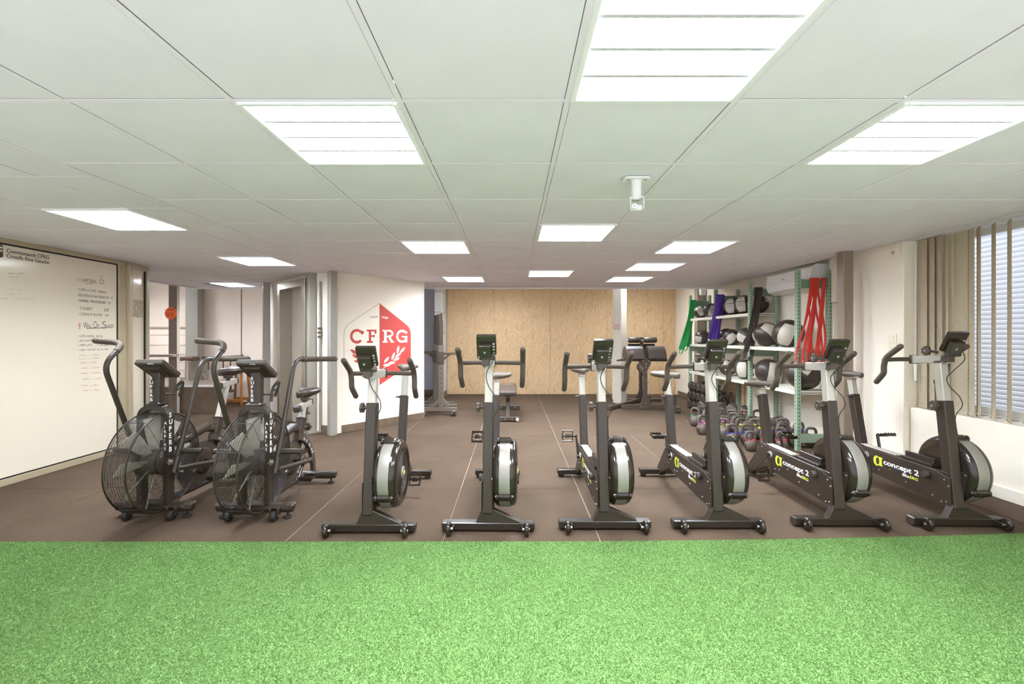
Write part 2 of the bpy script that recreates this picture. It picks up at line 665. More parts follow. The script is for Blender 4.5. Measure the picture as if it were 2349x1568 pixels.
mats_x = [-0.434 + 0.981 * k for k in range(-8, 6)]
mats_y = [3.807 + 1.02 * k for k in range(-2, 8)]
cache = {}
for i in range(len(mats_x) - 1):
    for j in range(len(mats_y) - 1):
        x0, x1, y0, y1 = mats_x[i], mats_x[i + 1], mats_y[j], mats_y[j + 1]
        if x0 > 3.55 or y0 > FAR:
            continue
        # out-of-sight mats in the rooms behind the glass wall
        if x1 < -4.5 and y1 < 5.2:
            continue
        jx, jy = random.uniform(-.001, .001), random.uniform(-.001, .001)
        if 'mat' not in cache:
            b = MB(); b.box((0, 0, -0.005), (0.9765, 1.0155, 0.010), 0.0012)
            cache['mat'] = b.mesh('rubber_mat', 'rubber')
        part('rubber_mat', cache['mat'], None, floor, None, ((x0 + x1) / 2 + jx, (y0 + y1) / 2 + jy, random.uniform(-.0006, 0)))

# turf
mb = MB()
xs = [-4.24 + 7.73 * k / 40 for k in range(41)]
poly = [(-4.24, 1.15), (3.49, 1.15)] + [(x, turf_edge(x)) for x in xs[::-1]]
mb.prism(poly, 0.006)
turf = part('turf', mb, 'turfbase', None, 'bright green artificial turf strip across the front of the gym floor', loc=(0, 0, 0.0005))
turf['category'] = 'turf'; turf['kind'] = 'stuff'
rng = np.random.default_rng(3)


def blades(n, x0, x1, y0, y1, wid, hgt):
    x = rng.uniform(x0, x1, n); y = rng.uniform(y0, y1, n)
    edge = 2.80 + 0.010 * np.maximum(0, x) ** 2 + 0.002 * x
    ok = (y < edge) & (np.abs(x) < 1.18 * y + 0.35) & (x < 3.46) & (x > -4.2)
    x, y = x[ok], y[ok]; n = len(x)
    a = rng.uniform(0, 2 * PI, n); w = wid * rng.uniform(.7, 1.3, n); h = hgt * rng.uniform(.6, 1.25, n)
    b = rng.uniform(0, 2 * PI, n); l = rng.uniform(.4, 1.5, n) * h
    dx, dy = np.cos(a) * w / 2, np.sin(a) * w / 2
    lx, ly = np.cos(b) * l, np.sin(b) * l
    z0 = np.full(n, 0.004)
    co = np.stack([np.stack([x - dx, y - dy, z0], 1), np.stack([x + dx, y + dy, z0], 1),
                   np.stack([x + lx * .4 + dx * .8, y + ly * .4 + dy * .8, z0 + h * .7], 1),
                   np.stack([x + lx, y + ly, z0 + h], 1)], 1)
    return co


co = np.concatenate([blades(1250000, -4.3, 3.6, 1.3, 3.0, .0025, .0065)]).reshape(-1, 3).astype(np.float32)
nb = len(co) // 4
me = bpy.data.meshes.new('grass_blades')
me.vertices.add(len(co)); me.vertices.foreach_set('co', co.reshape(-1))
me.loops.add(nb * 4); me.loops.foreach_set('vertex_index', np.arange(nb * 4, dtype=np.int32))
me.polygons.add(nb); me.polygons.foreach_set('loop_start', np.arange(0, nb * 4, 4, dtype=np.int32)); me.polygons.foreach_set('loop_total', np.full(nb, 4, dtype=np.int32))
me.materials.append(K['turf']); me.update(calc_edges=True)
part('grass_blades', me, None, turf, kind='stuff')

# ------------------------------------------------------------------ ceiling
mb = MB(); mb.box((-0.9, 4.1, CEIL + 0.19), (9.2, 7.4, 0.06))
mb.box((-0.9, EDGE + .02, CEIL + 0.10), (9.2, 0.03, 0.24))
mb.box((-1.5, 9.0, 2.62), (13.5, 2.6, 0.06))
mb.box((-5.45, 7.0, CEIL + .1), (0.03, 1.6, 0.23))
mb.box((-6.8, 6.2, 2.62), (2.8, 5.4, 0.06))
ceiling = struct('ceiling', mb, 'white', 'suspended ceiling of large pale grey square tiles', 'ceiling')

GX = [0.196 + 0.6 * k for k in range(-4, 6)] + [3.43]
GY = [1.62 + 0.588 * k for k in range(-2, 11)]
GY[-1] = 7.5
GY.append(EDGE)
LX = [-5.42, -4.92, -4.32, -3.72, -3.12, -2.52]
LY = [0.62 + 0.59 * k for k in range(0, 13)]
LY[-1] = EDGE

LIGHTS = [  # x0, y0, wide cells, rotated, label
    (0.196, 1.032, 0, 'large bright louvred ceiling light cut off by the top of the picture'),
    (-1.004, 1.62, 0, 'bright louvred ceiling light above the second fan bike, front row'),
    (1.396, 1.62, 0, 'bright louvred ceiling light of the front row nearest the window'),
    (-3.12, 2.98, 1, 'louvred ceiling light beside the glass writing wall'),
    (0.196, 3.384, 0, 'louvred ceiling light just beyond the white ceiling bracket'),
    (-1.004, 3.972, 0, 'louvred ceiling light in front of the shield logo wall'),
    (1.396, 3.972, 0, 'louvred ceiling light nearest above the wall ball shelf, larger of a close pair'),
    (-3.12, 4.75, 1, 'louvred ceiling light above the grey steel posts and the leisure corner'),
    (1.396, 5.148, 0, 'louvred ceiling light behind the larger one near the wall ball shelf'),
    (0.196, 5.736, 0, 'small middle ceiling light above the bare board wall'),
    (-1.004, 6.324, 0, 'small far ceiling light nearest the end of the shield logo wall'),
    (1.396, 6.324, 0, 'small far ceiling light above the padded back extension bench'),
    (-4.76, 7.02, 1, 'far ceiling light at the ceiling edge over the low dark platform'),
]


def has_light(xm, ym):
    for (x, y, r, l) in LIGHTS:
        if x - .02 < xm < x + .62 and y - .02 < ym < y + .61:
            return True
    return False


def tile(x0, x1, y0, y1):
    w, d = round(x1 - x0 - .025, 3), round(y1 - y0 - .025, 3)
    key = (w, d)
    if key not in cache:
        b = MB(); b.box((0, 0, 0.008), (w, d, 0.014), 0.002)
        cache[key] = b.mesh('ceiling_tile', 'tile')
    part('ceiling_tile', cache[key], None, ceiling, None, ((x0 + x1) / 2, (y0 + y1) / 2, CEIL + .0015 + random.uniform(0, .0012)))


for i in range(len(GX) - 1):
    for j in range(len(GY) - 1):
        if not has_light((GX[i] + GX[i + 1]) / 2, (GY[j] + GY[j + 1]) / 2):
            tile(GX[i], GX[i + 1], GY[j], GY[j + 1])
for i in range(len(LX) - 1):
    for j in range(len(LY) - 1):
        if LX[i + 1] < -4.3 and LY[j + 1] < 4.3:
            continue
        if LX[i] < -5.0 and LY[j] < 5.3:
            continue
        if not has_light((LX[i] + LX[i + 1]) / 2, (LY[j] + LY[j + 1]) / 2):
            tile(LX[i], LX[i + 1], LY[j], LY[j + 1])
for j in range(len(LY) - 1):
    tile(-2.52, GX[0], LY[j], LY[j + 1])


b = MB(); b.box((3.55, 2.32, CEIL + .009), (.22, 3.36, .014), .001); part('ceiling_board', b, 'tile', ceiling)


def bar(p0, p1):
    b = MB(); b.beam(p0, p1, .0215, .003, 0.0005); part('ceiling_bar', b, 'tbar', ceiling)


for x in GX[:-1] + [-2.52]:
    bar((x, .44, CEIL + .0028), (x, EDGE, CEIL + .0028))
for x in LX[1:-1]:
    bar((x, 4.3 if x < -4.3 else .44, CEIL + .0028), (x, EDGE, CEIL + .0028))
for y in GY:
    bar((GX[0], y, CEIL + .0030), (GX[-1], y, CEIL + .0030))
for y in LY:
    bar((-4.32 if y < 4.3 else -5.42, y, CEIL + .0030), (GX[0], y, CEIL + .0030))


def make_light():
    t = thing('ceiling_light', 'x', 'light', (0, 0, 0))
    w = .574
    b = MB()
    for s in (-1, 1):
        b.box((s * (w / 2 - .006), 0, .004), (.018, w, .016), .002)
        b.box((0, s * (w / 2 - .006), .004), (w - .024, .018, .016), .002)
    part('trim_frame', b, 'white', t)
    b = MB(); h = .075
    for s in (-1, 1):
        b.box((s * (w / 2 - .012), 0, h / 2 + .01), (.004, w - .03, h))
        b.box((0, s * (w / 2 - .012), h / 2 + .01), (w - .03, .004, h))
    part('reflector_box', b, 'louvre', t)
    b = MB(); b.box((0, 0, h + .012), (w - .012, w - .012, .004)); part('back_plate', b, 'white', t)
    b = MB(); b.box((0, 0, h + .006), (w - .026, w - .026, .004)); part('lamp_panel', b, 'lamp', t)
    b = MB(); b.prism([(-.007, .0), (.007, .0), (.003, .042), (-.003, .042)], w - .03, frame_matrix((-(w - .03) / 2, 0, 0), (0, 1, 0), (0, 0, 1)))
    me = b.mesh('louvre_bar', 'louvreedge')
    for k in (-1, 0, 1):
        part('louvre_bar', me, None, t, loc=(0, k * .137, .004))
    # parabolic cross blades: shallow curved fins between the bars
    b = MB()
    for q in range(4):
        y0 = -.272 + q * .137
        ps = [(y0 + .137 * i / 6, .006 + .016 * math.sin(PI * i / 6)) for i in range(7)]
        poly = ps + [(y0 + .137, .04), (y0, .04)]
        b.prism(poly, .003, frame_matrix((-.0015, 0, 0), (0, 1, 0), (0, 0, 1)))
    me = b.mesh('louvre_blade', 'louvre')
    for k in range(7):
        part('louvre_blade', me, None, t, loc=(-.252 + .084 * k, 0, 0))
    return t


light0 = make_light()
for n, (x, y, r, lab) in enumerate(LIGHTS):
    o = light0 if n == 0 else copy_tree(light0)
    o['label'] = lab
    o.location = (x + .3, y + .294, CEIL - .004)
    o.rotation_euler = (0, 0, PI / 2 if r else 0)
    o['group'] = 'louvred ceiling lights'

for n, (x, y, lab) in enumerate(((-.3, 8.6, 'added unseen light on the raised far ceiling, nearer the lilac wall'), (2.3, 8.6, 'added unseen light on the raised far ceiling, nearer the shelves'), (-6.6, 7.4, 'added unseen light on the raised ceiling of the leisure corner'))):  # unseen fixtures added to brighten the far walls and leisure corner
    o = copy_tree(light0); o['label'] = lab; o['group'] = 'louvred ceiling lights'; o.location = (x, y, 2.50)
# ------------------------------------------------------------------ walls
H2 = 2.6
# far board wall: osb sheets as parts
mb = MB(); mb.box((1.02, FAR + .08, H2 / 2), (5.1, .08, H2))
wall_back = struct('wall_back', mb, 'osbedge', 'far wall clad in tan strand board sheets', 'wall')
xs = [-1.46, -.42, .83, 2.08, 3.33, 3.6]
for a, b_ in zip(xs[:-1], xs[1:]):
    b = MB(); b.box(((a + b_) / 2, FAR + .025, H2 / 2 + .003), (b_ - a - .004, .03, H2), .002); part('osb_sheet', b, 'osb', wall_back)
# lilac wall and block pilaster of the recess
mb = MB(); mb.box((-3.2, FAR + .06, H2 / 2), (3.5, .1, H2)); struct('wall_recess', mb, 'wallblue', 'wall tinted lilac by blue light in the recess behind the squat stands', 'wall')
mb = MB(); mb.box((-1.535, 9.66, H2 / 2), (.13, .68, H2))
pil = struct('pillar_block', mb, 'joint', 'pale block pilaster at the left end of the board wall', 'pillar')
for k in range(6):
    z = .1 + k * .42
    b = MB(); b.box((-1.535, 9.31, z + .205), (.134, .03, .412), .003); part('block', b, 'blocktile', pil)
    b = MB(); b.box((-1.467, 9.66, z + .205), (.014, .66, .412), .003); part('block', b, 'blocktile', pil)
b = MB(); b.box((-1.535, 9.30, .05), (.14, .03, .1), .002); part('skirting_tile', b, 'skirt', pil)
b = MB(); b.box((-1.462, 9.66, .05), (.016, .68, .1), .002); part('skirting_tile', b, 'skirt', pil)
mb = MB(); mb.box((-2.2, FAR - .0, .05), (1.2, .02, .1), .002); struct('baseboard_recess', mb, 'skirt', 'brown baseboard under the lilac wall', 'baseboard')

# right wall (behind the shelves), nib, sill wall and window wall
mb = MB(); mb.box((3.66, 7.35, H2 / 2), (.12, 5.5, H2)); struct('wall_right', mb, 'wall', 'cream wall behind the wall ball shelves', 'wall')
mb = MB(); mb.box((3.62, 4.32, H2 / 2), (.34, .64, H2), .004); struct('wall_nib', mb, 'wall', 'cream wall stub between the steel column and the window', 'wall')
mb = MB(); mb.box((3.63, 2.15, .325), (.26, 3.69, .65), .006); struct('wall_sill', mb, 'wall', 'low cream wall under the window', 'wall')
mb = MB()
mb.box((3.72, 1.05, 1.46), (.14, 1.5, 1.64)); mb.box((3.72, 3.92, 1.47), (.14, .18, 1.62)); mb.box((3.72, 2.8, 2.2), (.14, 2.1, .16))
struct('wall_window', mb, 'wall', 'cream wall around the window', 'wall')
b = MB()
for (y0, y1) in ((1.82, 1.88), (2.80, 2.86), (3.78, 3.84)):
    b.box((3.74, (y0 + y1) / 2, 1.39), (.05, y1 - y0, 1.46), .003)
b.box((3.74, 2.83, .69), (.05, 2.02, .06), .003); b.box((3.74, 2.83, 2.1), (.05, 2.02, .06), .003)
win = struct('window_1', b, 'white', 'white framed window behind vertical blind slats', 'window')
for y in (2.34, 3.32):
    b = MB(); b.box((3.74, y, 1.39), (.006, .92, 1.36)); part('pane', b, 'glass', win)
# outside roller shutter: one slat per part
sh = thing('roller_shutter', 'closed pale roller shutter with horizontal slats outside the window', 'shutter', (5.30, 4.4, 0))
# slats bulge towards the room
b = MB(); b.prism([(0, 0), (.008, .002), (.008, .033), (0, .034), (-.006, .027), (-.008, .017), (-.005, .006)], 3.4, frame_matrix((0, 1.7, 0), (1, 0, 0), (0, 0, 1)))
for i_ in range(len(b.v)):
    b.v[i_] = (b.v[i_][0] * 1.5, b.v[i_][1] * 1.2, b.v[i_][2] * 1.45)
me = b.mesh('shutter_slat', 'shutter')
for k in range(44):
    part('shutter_slat', me, None, sh, loc=(0, 0, .10 + k * .0540))
b = MB(); b.box((.03, 0, 2.54), (.12, 4.1, .14), .01); part('shutter_box', b, 'shutter', sh)
for s in (-1, 1):
    b = MB(); b.box((.01, s * 2.07, 1.30), (.05, .05, 2.4), .003); part('guide_rail', b, 'shutter', sh)

# skirting and trunking on the right
mb = MB(); mb.box((3.492, 2.15, .055), (.016, 3.69, .11), .002); struct('baseboard_right', mb, 'skirt', 'brown baseboard along the low wall under the window', 'baseboard')
mb = MB(); mb.box((3.487, 2.15, .16), (.025, 3.69, .10), .008); struct('trim_1', mb, 'wall', 'cream cable trunking above the brown baseboard', 'trim')
mb = MB(); mb.box((3.592, 7.2, .05), (.016, 5.3, .10), .002); struct('baseboard_shelf', mb, 'skirt', 'brown baseboard behind the shelves', 'baseboard')
mb = MB(); mb.box((3.442, 4.32, .05), (.016, .64, .10), .002); struct('baseboard_nib', mb, 'skirt', 'brown baseboard at the foot of the wall stub', 'baseboard')
mb = MB(); mb.box((3.55, 4.78, 1.27), (.1, .1, 2.5), .004); mb.box((3.57, 5.02, 1.9), (.06, .1, .5), .004); struct('trim_2', mb, 'wall', 'cream pipe casing between the steel column and the air conditioner', 'trim')


def column(name, x, y, s, rz, m, lab, base=False, h=2.5):
    b = MB(); b.box((0, 0, h / 2), (s, s, h), .006)
    o = struct(name, b, m, lab, 'column')
    o.location = (x, y, 0); o.rotation_euler = (0, 0, rz)
    if base:
        b = MB(); b.box((0, 0, .006), (s * 1.9, s * 1.9, .012), .002); part('base_plate', b, 'steel', o)
        me = None
        for i in (-1, 1):
            for j in (-1, 1):
                if me is None:
                    b = MB(); b.cyl((0, 0, .012), (0, 0, .028), .012, 6); me = b.mesh('anchor_bolt', 'bolt')
                part('anchor_bolt', me, None, o, loc=(i * s * .75, j * s * .75, 0))
    return o


column('column_window', 3.30, 4.50, .098, 0, 'postbrown', 'glossy grey brown square steel column beside the window wall stub')
c = column('column_board', 2.054, 8.58 + .141, .2, R45, 'postlight', 'pale square steel column in front of the board wall')
column('column_shelf', 3.50, 8.48, .15, 0, 'postbrown', 'dark steel column on the wall behind the top shelf')
column('column_corner', -2.665, 6.0, .092, R45, 'postgrey', 'grey square steel post with a bolted plate, left of the pipe', True)
column('column_logo', -2.325, 5.84, .092, R45, 'postgrey', 'grey square steel post at the left end of the shield logo wall')
column('column_wifi', -5.56, 7.45, .115, .30, 'postlight', 'grey brown steel post carrying the round orange sign')
b = MB(); b.box((-.0605, 0, 1.25), (.008, .112, 2.5), .001); b.box((0, -.0605, 1.25), (.112, .006, 2.5), .001)
wp = [o for o in COL.objects if o.name == 'column_wifi'][0]
b = MB(); b.box((0, -.0605, 1.25), (.112, .006, 2.5), .001); part('dark_face', b, 'postdark', wp, 'dark brown face')  # thin plate that gives the post one darker brown face
column('column_platform', -6.04, 8.62, .22, 0.1, 'postgrey', 'broad grey steel column standing behind the low platform')
column('column_door', -3.83, 7.05, .10, .6, 'postgrey', 'slim grey steel post at the far end of the door wall')

# notice on the pale column
n = thing('notice', 'small reddish picture card stuck on the pale column', 'notice', (2.054 - .0707, 8.58 + .0707, 1.48), -R45)
b = MB(); b.box((0, -.003, 0), (.125, .005, .15), .001); part('card', b, 'card', n)
b = MB(); b.box((0, -.007, .055), (.11, .003, .02)); part('caption_strip', b, 'kwhite', n)

# left glass writing wall
GXW = -4.3
mb = MB(); mb.box((GXW - .05, 2.68, .03), (.07, 4.76, .06), .004); mb.box((GXW - .05, 2.68, CEIL - .0225), (.07, 4.76, .045), .003)
mb.box((GXW - .05, 5.015, 1.05), (.074, .10, 2.1), .004)
wl = struct('wall_left', mb, 'alu', 'frosted glass partition with handwriting in a champagne frame', 'wall')
for (y0, y1) in ((.6, 2.75), (2.75, 4.965)):
    b = MB(); b.box((GXW - .035, (y0 + y1) / 2, 1.06), (.012, y1 - y0 - .008, 2.02)); part('glass_panel', b, 'glasswall', wl)
b = MB(); b.box((GXW - .03, 2.63, CEIL - .051), (.012, 4.66, .014)); b.box((GXW - .03, 4.962, 1.06), (.012, .014, 1.99)); b.box((GXW - .03, 2.63, .066), (.012, 4.66, .012))
part('seal_strip', b, 'seal', wl)
# second bay, turned away
d = V((-.16, .47, 0)); L = d.length
m = frame_matrix((GXW - .02, 5.07, 0), d, (0, 0, 1))
mb = MB(m); mb.box((L / 2, .03, 0.0), (L, .06, .07), .004); mb.box((L / 2, CEIL - .0225, 0), (L, .045, .07), .004); mb.box((.035, 1.05, 0), (.07, 2.1, .074), .004); mb.box((L - .035, 1.05, 0), (.07, 2.1, .074), .004)
w2 = struct('wall_left_bay', mb, 'alu', 'narrow frosted glass bay at the end of the writing wall', 'wall')
b = MB(m); b.box((L / 2, 1.06, 0), (L - .14, 2.02, .012)); part('glass_panel', b, 'glasswall', w2)
b = MB(m); b.box((L - .075, 1.06, .012), (.012, 1.98, .02)); part('seal_strip', b, 'seal', w2)
b = MB(m); b.box((L / 2 - .02, 1.60, .014), (L - .2, .2, .003)); part('striped_sheet', b, 'plaid', w2, 'pale sheet with dark brown stripes')
mb = MB(); mb.box((-7.75, 5.6, 1.3), (.1, 6.8, 2.6)); struct('wall_far_left', mb, 'wallpink', 'plain pinkish side wall of the leisure corner', 'wall')

# leisure corner back wall with slat panels
mb = MB(); mb.box((-5.7, 8.86, H2 / 2), (4.2, .1, H2)); wb = struct('wall_back_left', mb, 'wallpink', 'pale pinkish wall with horizontal panels behind the low platform', 'wall')
zz = [0.47, .62, .77, .92, 1.105, 1.30, 1.42]
for a, b_ in zip(zz[:-1], zz[1:]):
    b = MB(); b.box((-6.88, 8.80, (a + b_) / 2), (1.5, .024, b_ - a - .012), .003); part('slat_panel', b, 'wallpink', wb)
b = MB(); b.box((-6.88, 8.795, 1.445), (1.5, .04, .035), .004); part('cap_strip', b, 'alu', wb)
b = MB(); b.box((-5.27, 8.805, 1.3), (.012, .012, 2.5)); part('panel_joint', b, 'skirt', wb)
mb = MB(); mb.box((-4.4, 8.8, .05), (1.5, .02, .1), .002); struct('baseboard_left', mb, 'skirt', 'brown baseboard of the leisure corner', 'baseboard')


# core with door wall and logo wall
def wall_between(name, A, B, m, lab, t=.12, cut=None, cat='wall'):
    A, B = V((A[0], A[1], 0)), V((B[0], B[1], 0))
    d = B - A; L = d.length
    mt = frame_matrix(A, d, (0, 0, 1))       # local x along, y up, z towards the viewer
    mb = MB(mt)
    if cut:
        u0, u1, h = cut
        mb.box((u0 / 2, H2 / 2, -t / 2), (u0, H2, t)); mb.box(((u1 + L) / 2, H2 / 2, -t / 2), (L - u1, H2, t)); mb.box(((u0 + u1) / 2, (H2 + h) / 2, -t / 2), (u1 - u0, H2 - h, t))
    else:
        mb.box((L / 2, H2 / 2, -t / 2), (L, H2, t))
    return struct(name, mb, m, lab, cat), mt, L


PA, PB, PC, PD = (-3.95, 7.3), (-2.66, 6.04), (-2.30, 5.95), (-1.38, 7.03)
wd, mdoor, Ld = wall_between('wall_door', PA, PB, 'wallwhite', 'cream angled wall with a steel framed doorway', cut=(.83, 1.72, 1.98))
wk, mk, Lk = wall_between('wall_corner', PB, PC, 'wallwhite', 'narrow cream wall between the two grey posts')
wlogo, mlogo, Ll = wall_between('wall_logo', PC, PD, 'wall', 'cream angled wall printed with a red and white shield')
mb = MB(); mb.box((0, 0, 0), (.01, .01, .01))
wall_between('wall_core_end', PD, (-2.1, 7.7), 'wall', 'short return wall behind the shield logo wall')
wall_between('wall_core_back', (-2.1, 7.7), (-3.95, 7.35), 'wallwhite', 'rear wall of the angled core')
b = MB(mlogo); b.box((Ll - .012, H2 / 2, .006), (.024, H2, .012), .002); part('corner_bead', b, 'white', wlogo)
# doorway: steel frame and leaf set back
b = MB(mdoor); b.box((.80, 1.0, .01), (.1, 2.0, .18), .004); b.box((1.72, 1.0, .01), (.1, 2.0, .18), .004); b.box((1.26, 2.0, .01), (1.02, .1, .18), .004)
dr = struct('door_1', b, 'steel', 'brushed steel door frame with a pale leaf in the angled wall', 'door')
b = MB(mdoor); b.box((1.27, .985, -.09), (.84, 1.95, .03), .003); part('door_leaf', b, 'postlight', dr)
b = MB(mdoor); b.cyl((1.6, 1.0, -.075), (1.6, 1.0, -.03), .012); b.beam((1.6, 1.0, -.03), (1.5, 1.0, -.03), .018, .014); part('door_handle', b, 'chrome', dr)
b = MB(mdoor); b.box((.38, .05, .006), (.72, .1, .012), .002); part('skirting_tile', b, 'skirt', wd)
# skirting tiles of the logo wall
n = 4; u0 = .06
for k in range(n):
    a = u0 + (Ll - u0) * k / n; e = u0 + (Ll - u0) * (k + 1) / n
    b = MB(mlogo); b.box(((a + e) / 2, .05, .006), (e - a - .004, .1, .013), .002); part('skirting_tile', b, 'skirt', wlogo)
b = MB(mk); b.box((Lk * .62, .05, .006), (Lk * .5, .1, .013), .002); part('skirting_tile', b, 'skirt', wk)
# vertical pipe with clips
p = thing('wall_pipe', 'thin vertical grey conduit with three clips between the two grey posts', 'pipe', (mk @ V((.13, 0, .03)))[:])
b = MB(); b.tube([(0, 0, 0.02), (0, 0, 2.0)], .014, 10); part('pipe', b, 'postgrey', p)
b = MB(); b.box((0, -.005, 0), (.045, .04, .028), .005); me = b.mesh('clip', 'frame')
for z in (1.27, 1.325, 1.38):
    part('clip', me, None, p, loc=(0, 0, z))


# ------------------------------------------------------------------ shield logo on the angled wall
def ulogo(px):
    k = (px - 1176) / 1040
    s = (-2.30 - k * 5.95) / (k * 1.08 - .92)
    return s * Ll


def LP(u, z, e=0):
    return frame_matrix(mlogo @ V((u, z, e)), mlogo.to_3x3() @ V((1, 0, 0)), (0, 0, 1))


uc, uL, uR = ulogo(870.5), ulogo(789), ulogo(942.5)
zt, zs, zl, zb = 1.745, 1.40, .86, .585


def arc_corner(a, c, e, r, n=6):
    return fillet([(*a, 0), (*c, 0), (*e, 0)], r, n)


sh_ = fillet([(uc, zt, 0), (uR, zs, 0), (uR, zl, 0), (uc, zb, 0)], .10, 6)
mleft = fillet([(uc, zt, 0), (uL, zs, 0), (uL, zl, 0), (uc, zb, 0)], .10, 6)
b = MB(mlogo); b.prism([(p.x, p.y) for p in sh_][::-1], .0015); part('shield_half', b, 'logored', wlogo, 'red right half of the printed shield')
b = MB(mlogo); b.ribbon([(p.x, p.y, .001) for p in mleft], .0035, .0015, (1, .35, 0)); 
b = MB(mlogo)
b.tube([(p.x, p.y, .001) for p in mleft], .0022, 4)
part('shield_outline', b, 'logoline', wlogo)


def strokes(b, segs, w, h, x0, z0, sx, sz):
    for (xa, za, xb, zb_) in segs:
        pass


def bars(b, rects, u, z, w, h, e=.0016):
    for (x0, y0, x1, y1) in rects:
        b.box((u + (x0 + x1) / 2 * w, z + (y0 + y1) / 2 * h, e), ((x1 - x0) * w, (y1 - y0) * h, .0016))


def ringarc(b, u, z, rx, rz, th, a0, a1, e=.0016, n=22):
    pts = []
    for k in range(n + 1):
        a = a0 + (a1 - a0) * k / n
        pts.append((math.cos(a), math.sin(a)))
    vs, fs = [], []
    for (c, s) in pts:
        vs += [(u + c * rx, z + s * rz, e + .0008), (u + c * (rx - th), z + s * (rz - th), e + .0008)]
    for k in range(n):
        fs.append((2 * k, 2 * k + 1, 2 * k + 3, 2 * k + 2))
    b.add(vs, fs)


z0, zh = 1.185, .185
uC0, uC1 = ulogo(803), ulogo(832)
b = MB(mlogo); rx = (uC1 - uC0) / 2 * 1.06
ringarc(b, uC0 + rx, z0 + zh / 2, rx, zh / 2 + .006, .035, .75, 2 * PI - .75)
b.lathe([(0.0, 0.0012), (.024, .0012), (.024, .0026), (0, .0026)], 14, Matrix.Translation((uC1 - .008, z0 + zh * .78, 0)))
part('letter_c', b, 'logored', wlogo)
uF0, uF1 = ulogo(841.5), ulogo(863.5)
b = MB(mlogo); bars(b, [(.2, 0, .44, 1), (0, 0, .64, .14), (0, .86, 1, 1), (.8, .7, 1, .9), (.44, .45, .8, .58), (.68, .4, .8, .63)], uF0, z0, uF1 - uF0, zh); part('letter_f', b, 'logored', wlogo)
uR0, uR1 = ulogo(877.5), ulogo(903.5)
b = MB(mlogo); w_ = uR1 - uR0
bars(b, [(.12, 0, .36, 1), (0, 0, .46, .13), (0, .87, .6, 1), (.3, .42, .6, .55), (.72, 0, 1, .13)], uR0, z0, w_, zh, .0024)
ringarc(b, uR0 + w_ * .58, z0 + zh * .71, w_ * .36, zh * .29, .03, -PI / 2, PI / 2, .0024, 12)
b.beam((uR0 + w_ * .5, z0 + zh * .47, .0024), (uR0 + w_ * .84, z0 + .008, .0024), .034, .0016, 0, (0, 0, 1)) if False else None
b.add([(uR0 + w_ * .42, z0 + zh * .5, .0032), (uR0 + w_ * .66, z0 + zh * .5, .0032), (uR0 + w_ * .97, z0 + .002, .0032), (uR0 + w_ * .72, z0 + .002, .0032)], [(0, 3, 2, 1)])
part('letter_r', b, 'logowhite', wlogo)
uG0, uG1 = ulogo(908.5), ulogo(934)
b = MB(mlogo); rx = (uG1 - uG0) / 2 * 1.05; w_ = uG1 - uG0
ringarc(b, uG0 + rx, z0 + zh / 2, rx, zh / 2 + .005, .035, .8, 2 * PI - .5, .0024)
bars(b, [(.78, 0, 1, .5), (.5, .4, 1.02, .52)], uG0, z0, w_, zh, .0024)
b.lathe([(0.0, 0.002), (.022, .002), (.022, .0034), (0, .0034)], 14, Matrix.Translation((uG1 - .02, z0 + zh * .8, 0)))
part('letter_g', b, 'logowhite', wlogo)
text('PARIS', 'logoline', wlogo, LP(ulogo(850.5), 1.525, .001) @ Matrix.Rotation(.12, 4, 'Z'), w=ulogo(867.5) - ulogo(850.5), h=.032)
text('·XIII·', 'logowhite', wlogo, LP(ulogo(873.5), 1.535, .002) @ Matrix.Rotation(-.10, 4, 'Z'), w=ulogo(891.5) - ulogo(873.5), h=.034, bold=.02)


def leaf(px, py, ln, wd_, ang, m_, side):
    u = ulogo(px); Y = 5.95 + 1.08 * u / Ll
    z = CAM_Z - (py - 772) / 1040 * Y
    pts = []
    for k in range(9):
        t = k / 8; pts.append((t * ln, wd_ * math.sin(PI * t) ** .8))
    poly = [(x, -y) for x, y in pts] + [(x, y) for x, y in pts[::-1][1:-1]]
    b = MB(mlogo); b.prism(poly, .0012, Matrix.Translation((u, z, .0022)) @ Matrix.Rotation(ang, 4, 'Z')); part('laurel_leaf', b, m_, wlogo)


for (px, py, ang) in ((878, 837.5, .0), (890, 833, .08), (901, 826, .25), (906, 819.5, .55), (880, 832, .75), (898, 825, 1.1), (911, 811, 1.35), (917, 809, .72)):
    leaf(px, py, .125, .021, ang, 'logowhite', 1)
for (px, py, ang) in ((862, 837.5, PI), (851, 833, PI - .15), (840, 826, PI - .3), (832, 829, PI - .1), (821, 812.5, PI - .55), (826, 822, PI - .45), (843, 818, PI - 1.2)):
    leaf(px, py, .135, .021, ang, 'logored', -1)
b = MB(mlogo); b.tube([(uc + .03, .80, .0022), (uc + .10, .845, .0022), (uc + .2, .88, .0022)], .004, 4); part('laurel_stem', b, 'logowhite', wlogo)

# ------------------------------------------------------------------ writing on the frosted glass


def YG(px):
    return 1040 * -(GXW - .029) / (1176 - px)


def WP(px, py, e=0.0):
    Y = YG(px)
    return frame_matrix((GXW - .0285 + e, Y, CAM_Z - (py - 772) / 1040 * Y), (0, 1, 0), (0, 0, 1))


def wtext(s, px0, px1, py, h, m='ink', bold=0.0):
    text(s, m, wl, WP(px0, py + h * 120), w=YG(px1) - YG(px0), h=h, bold=bold, name='handwriting')


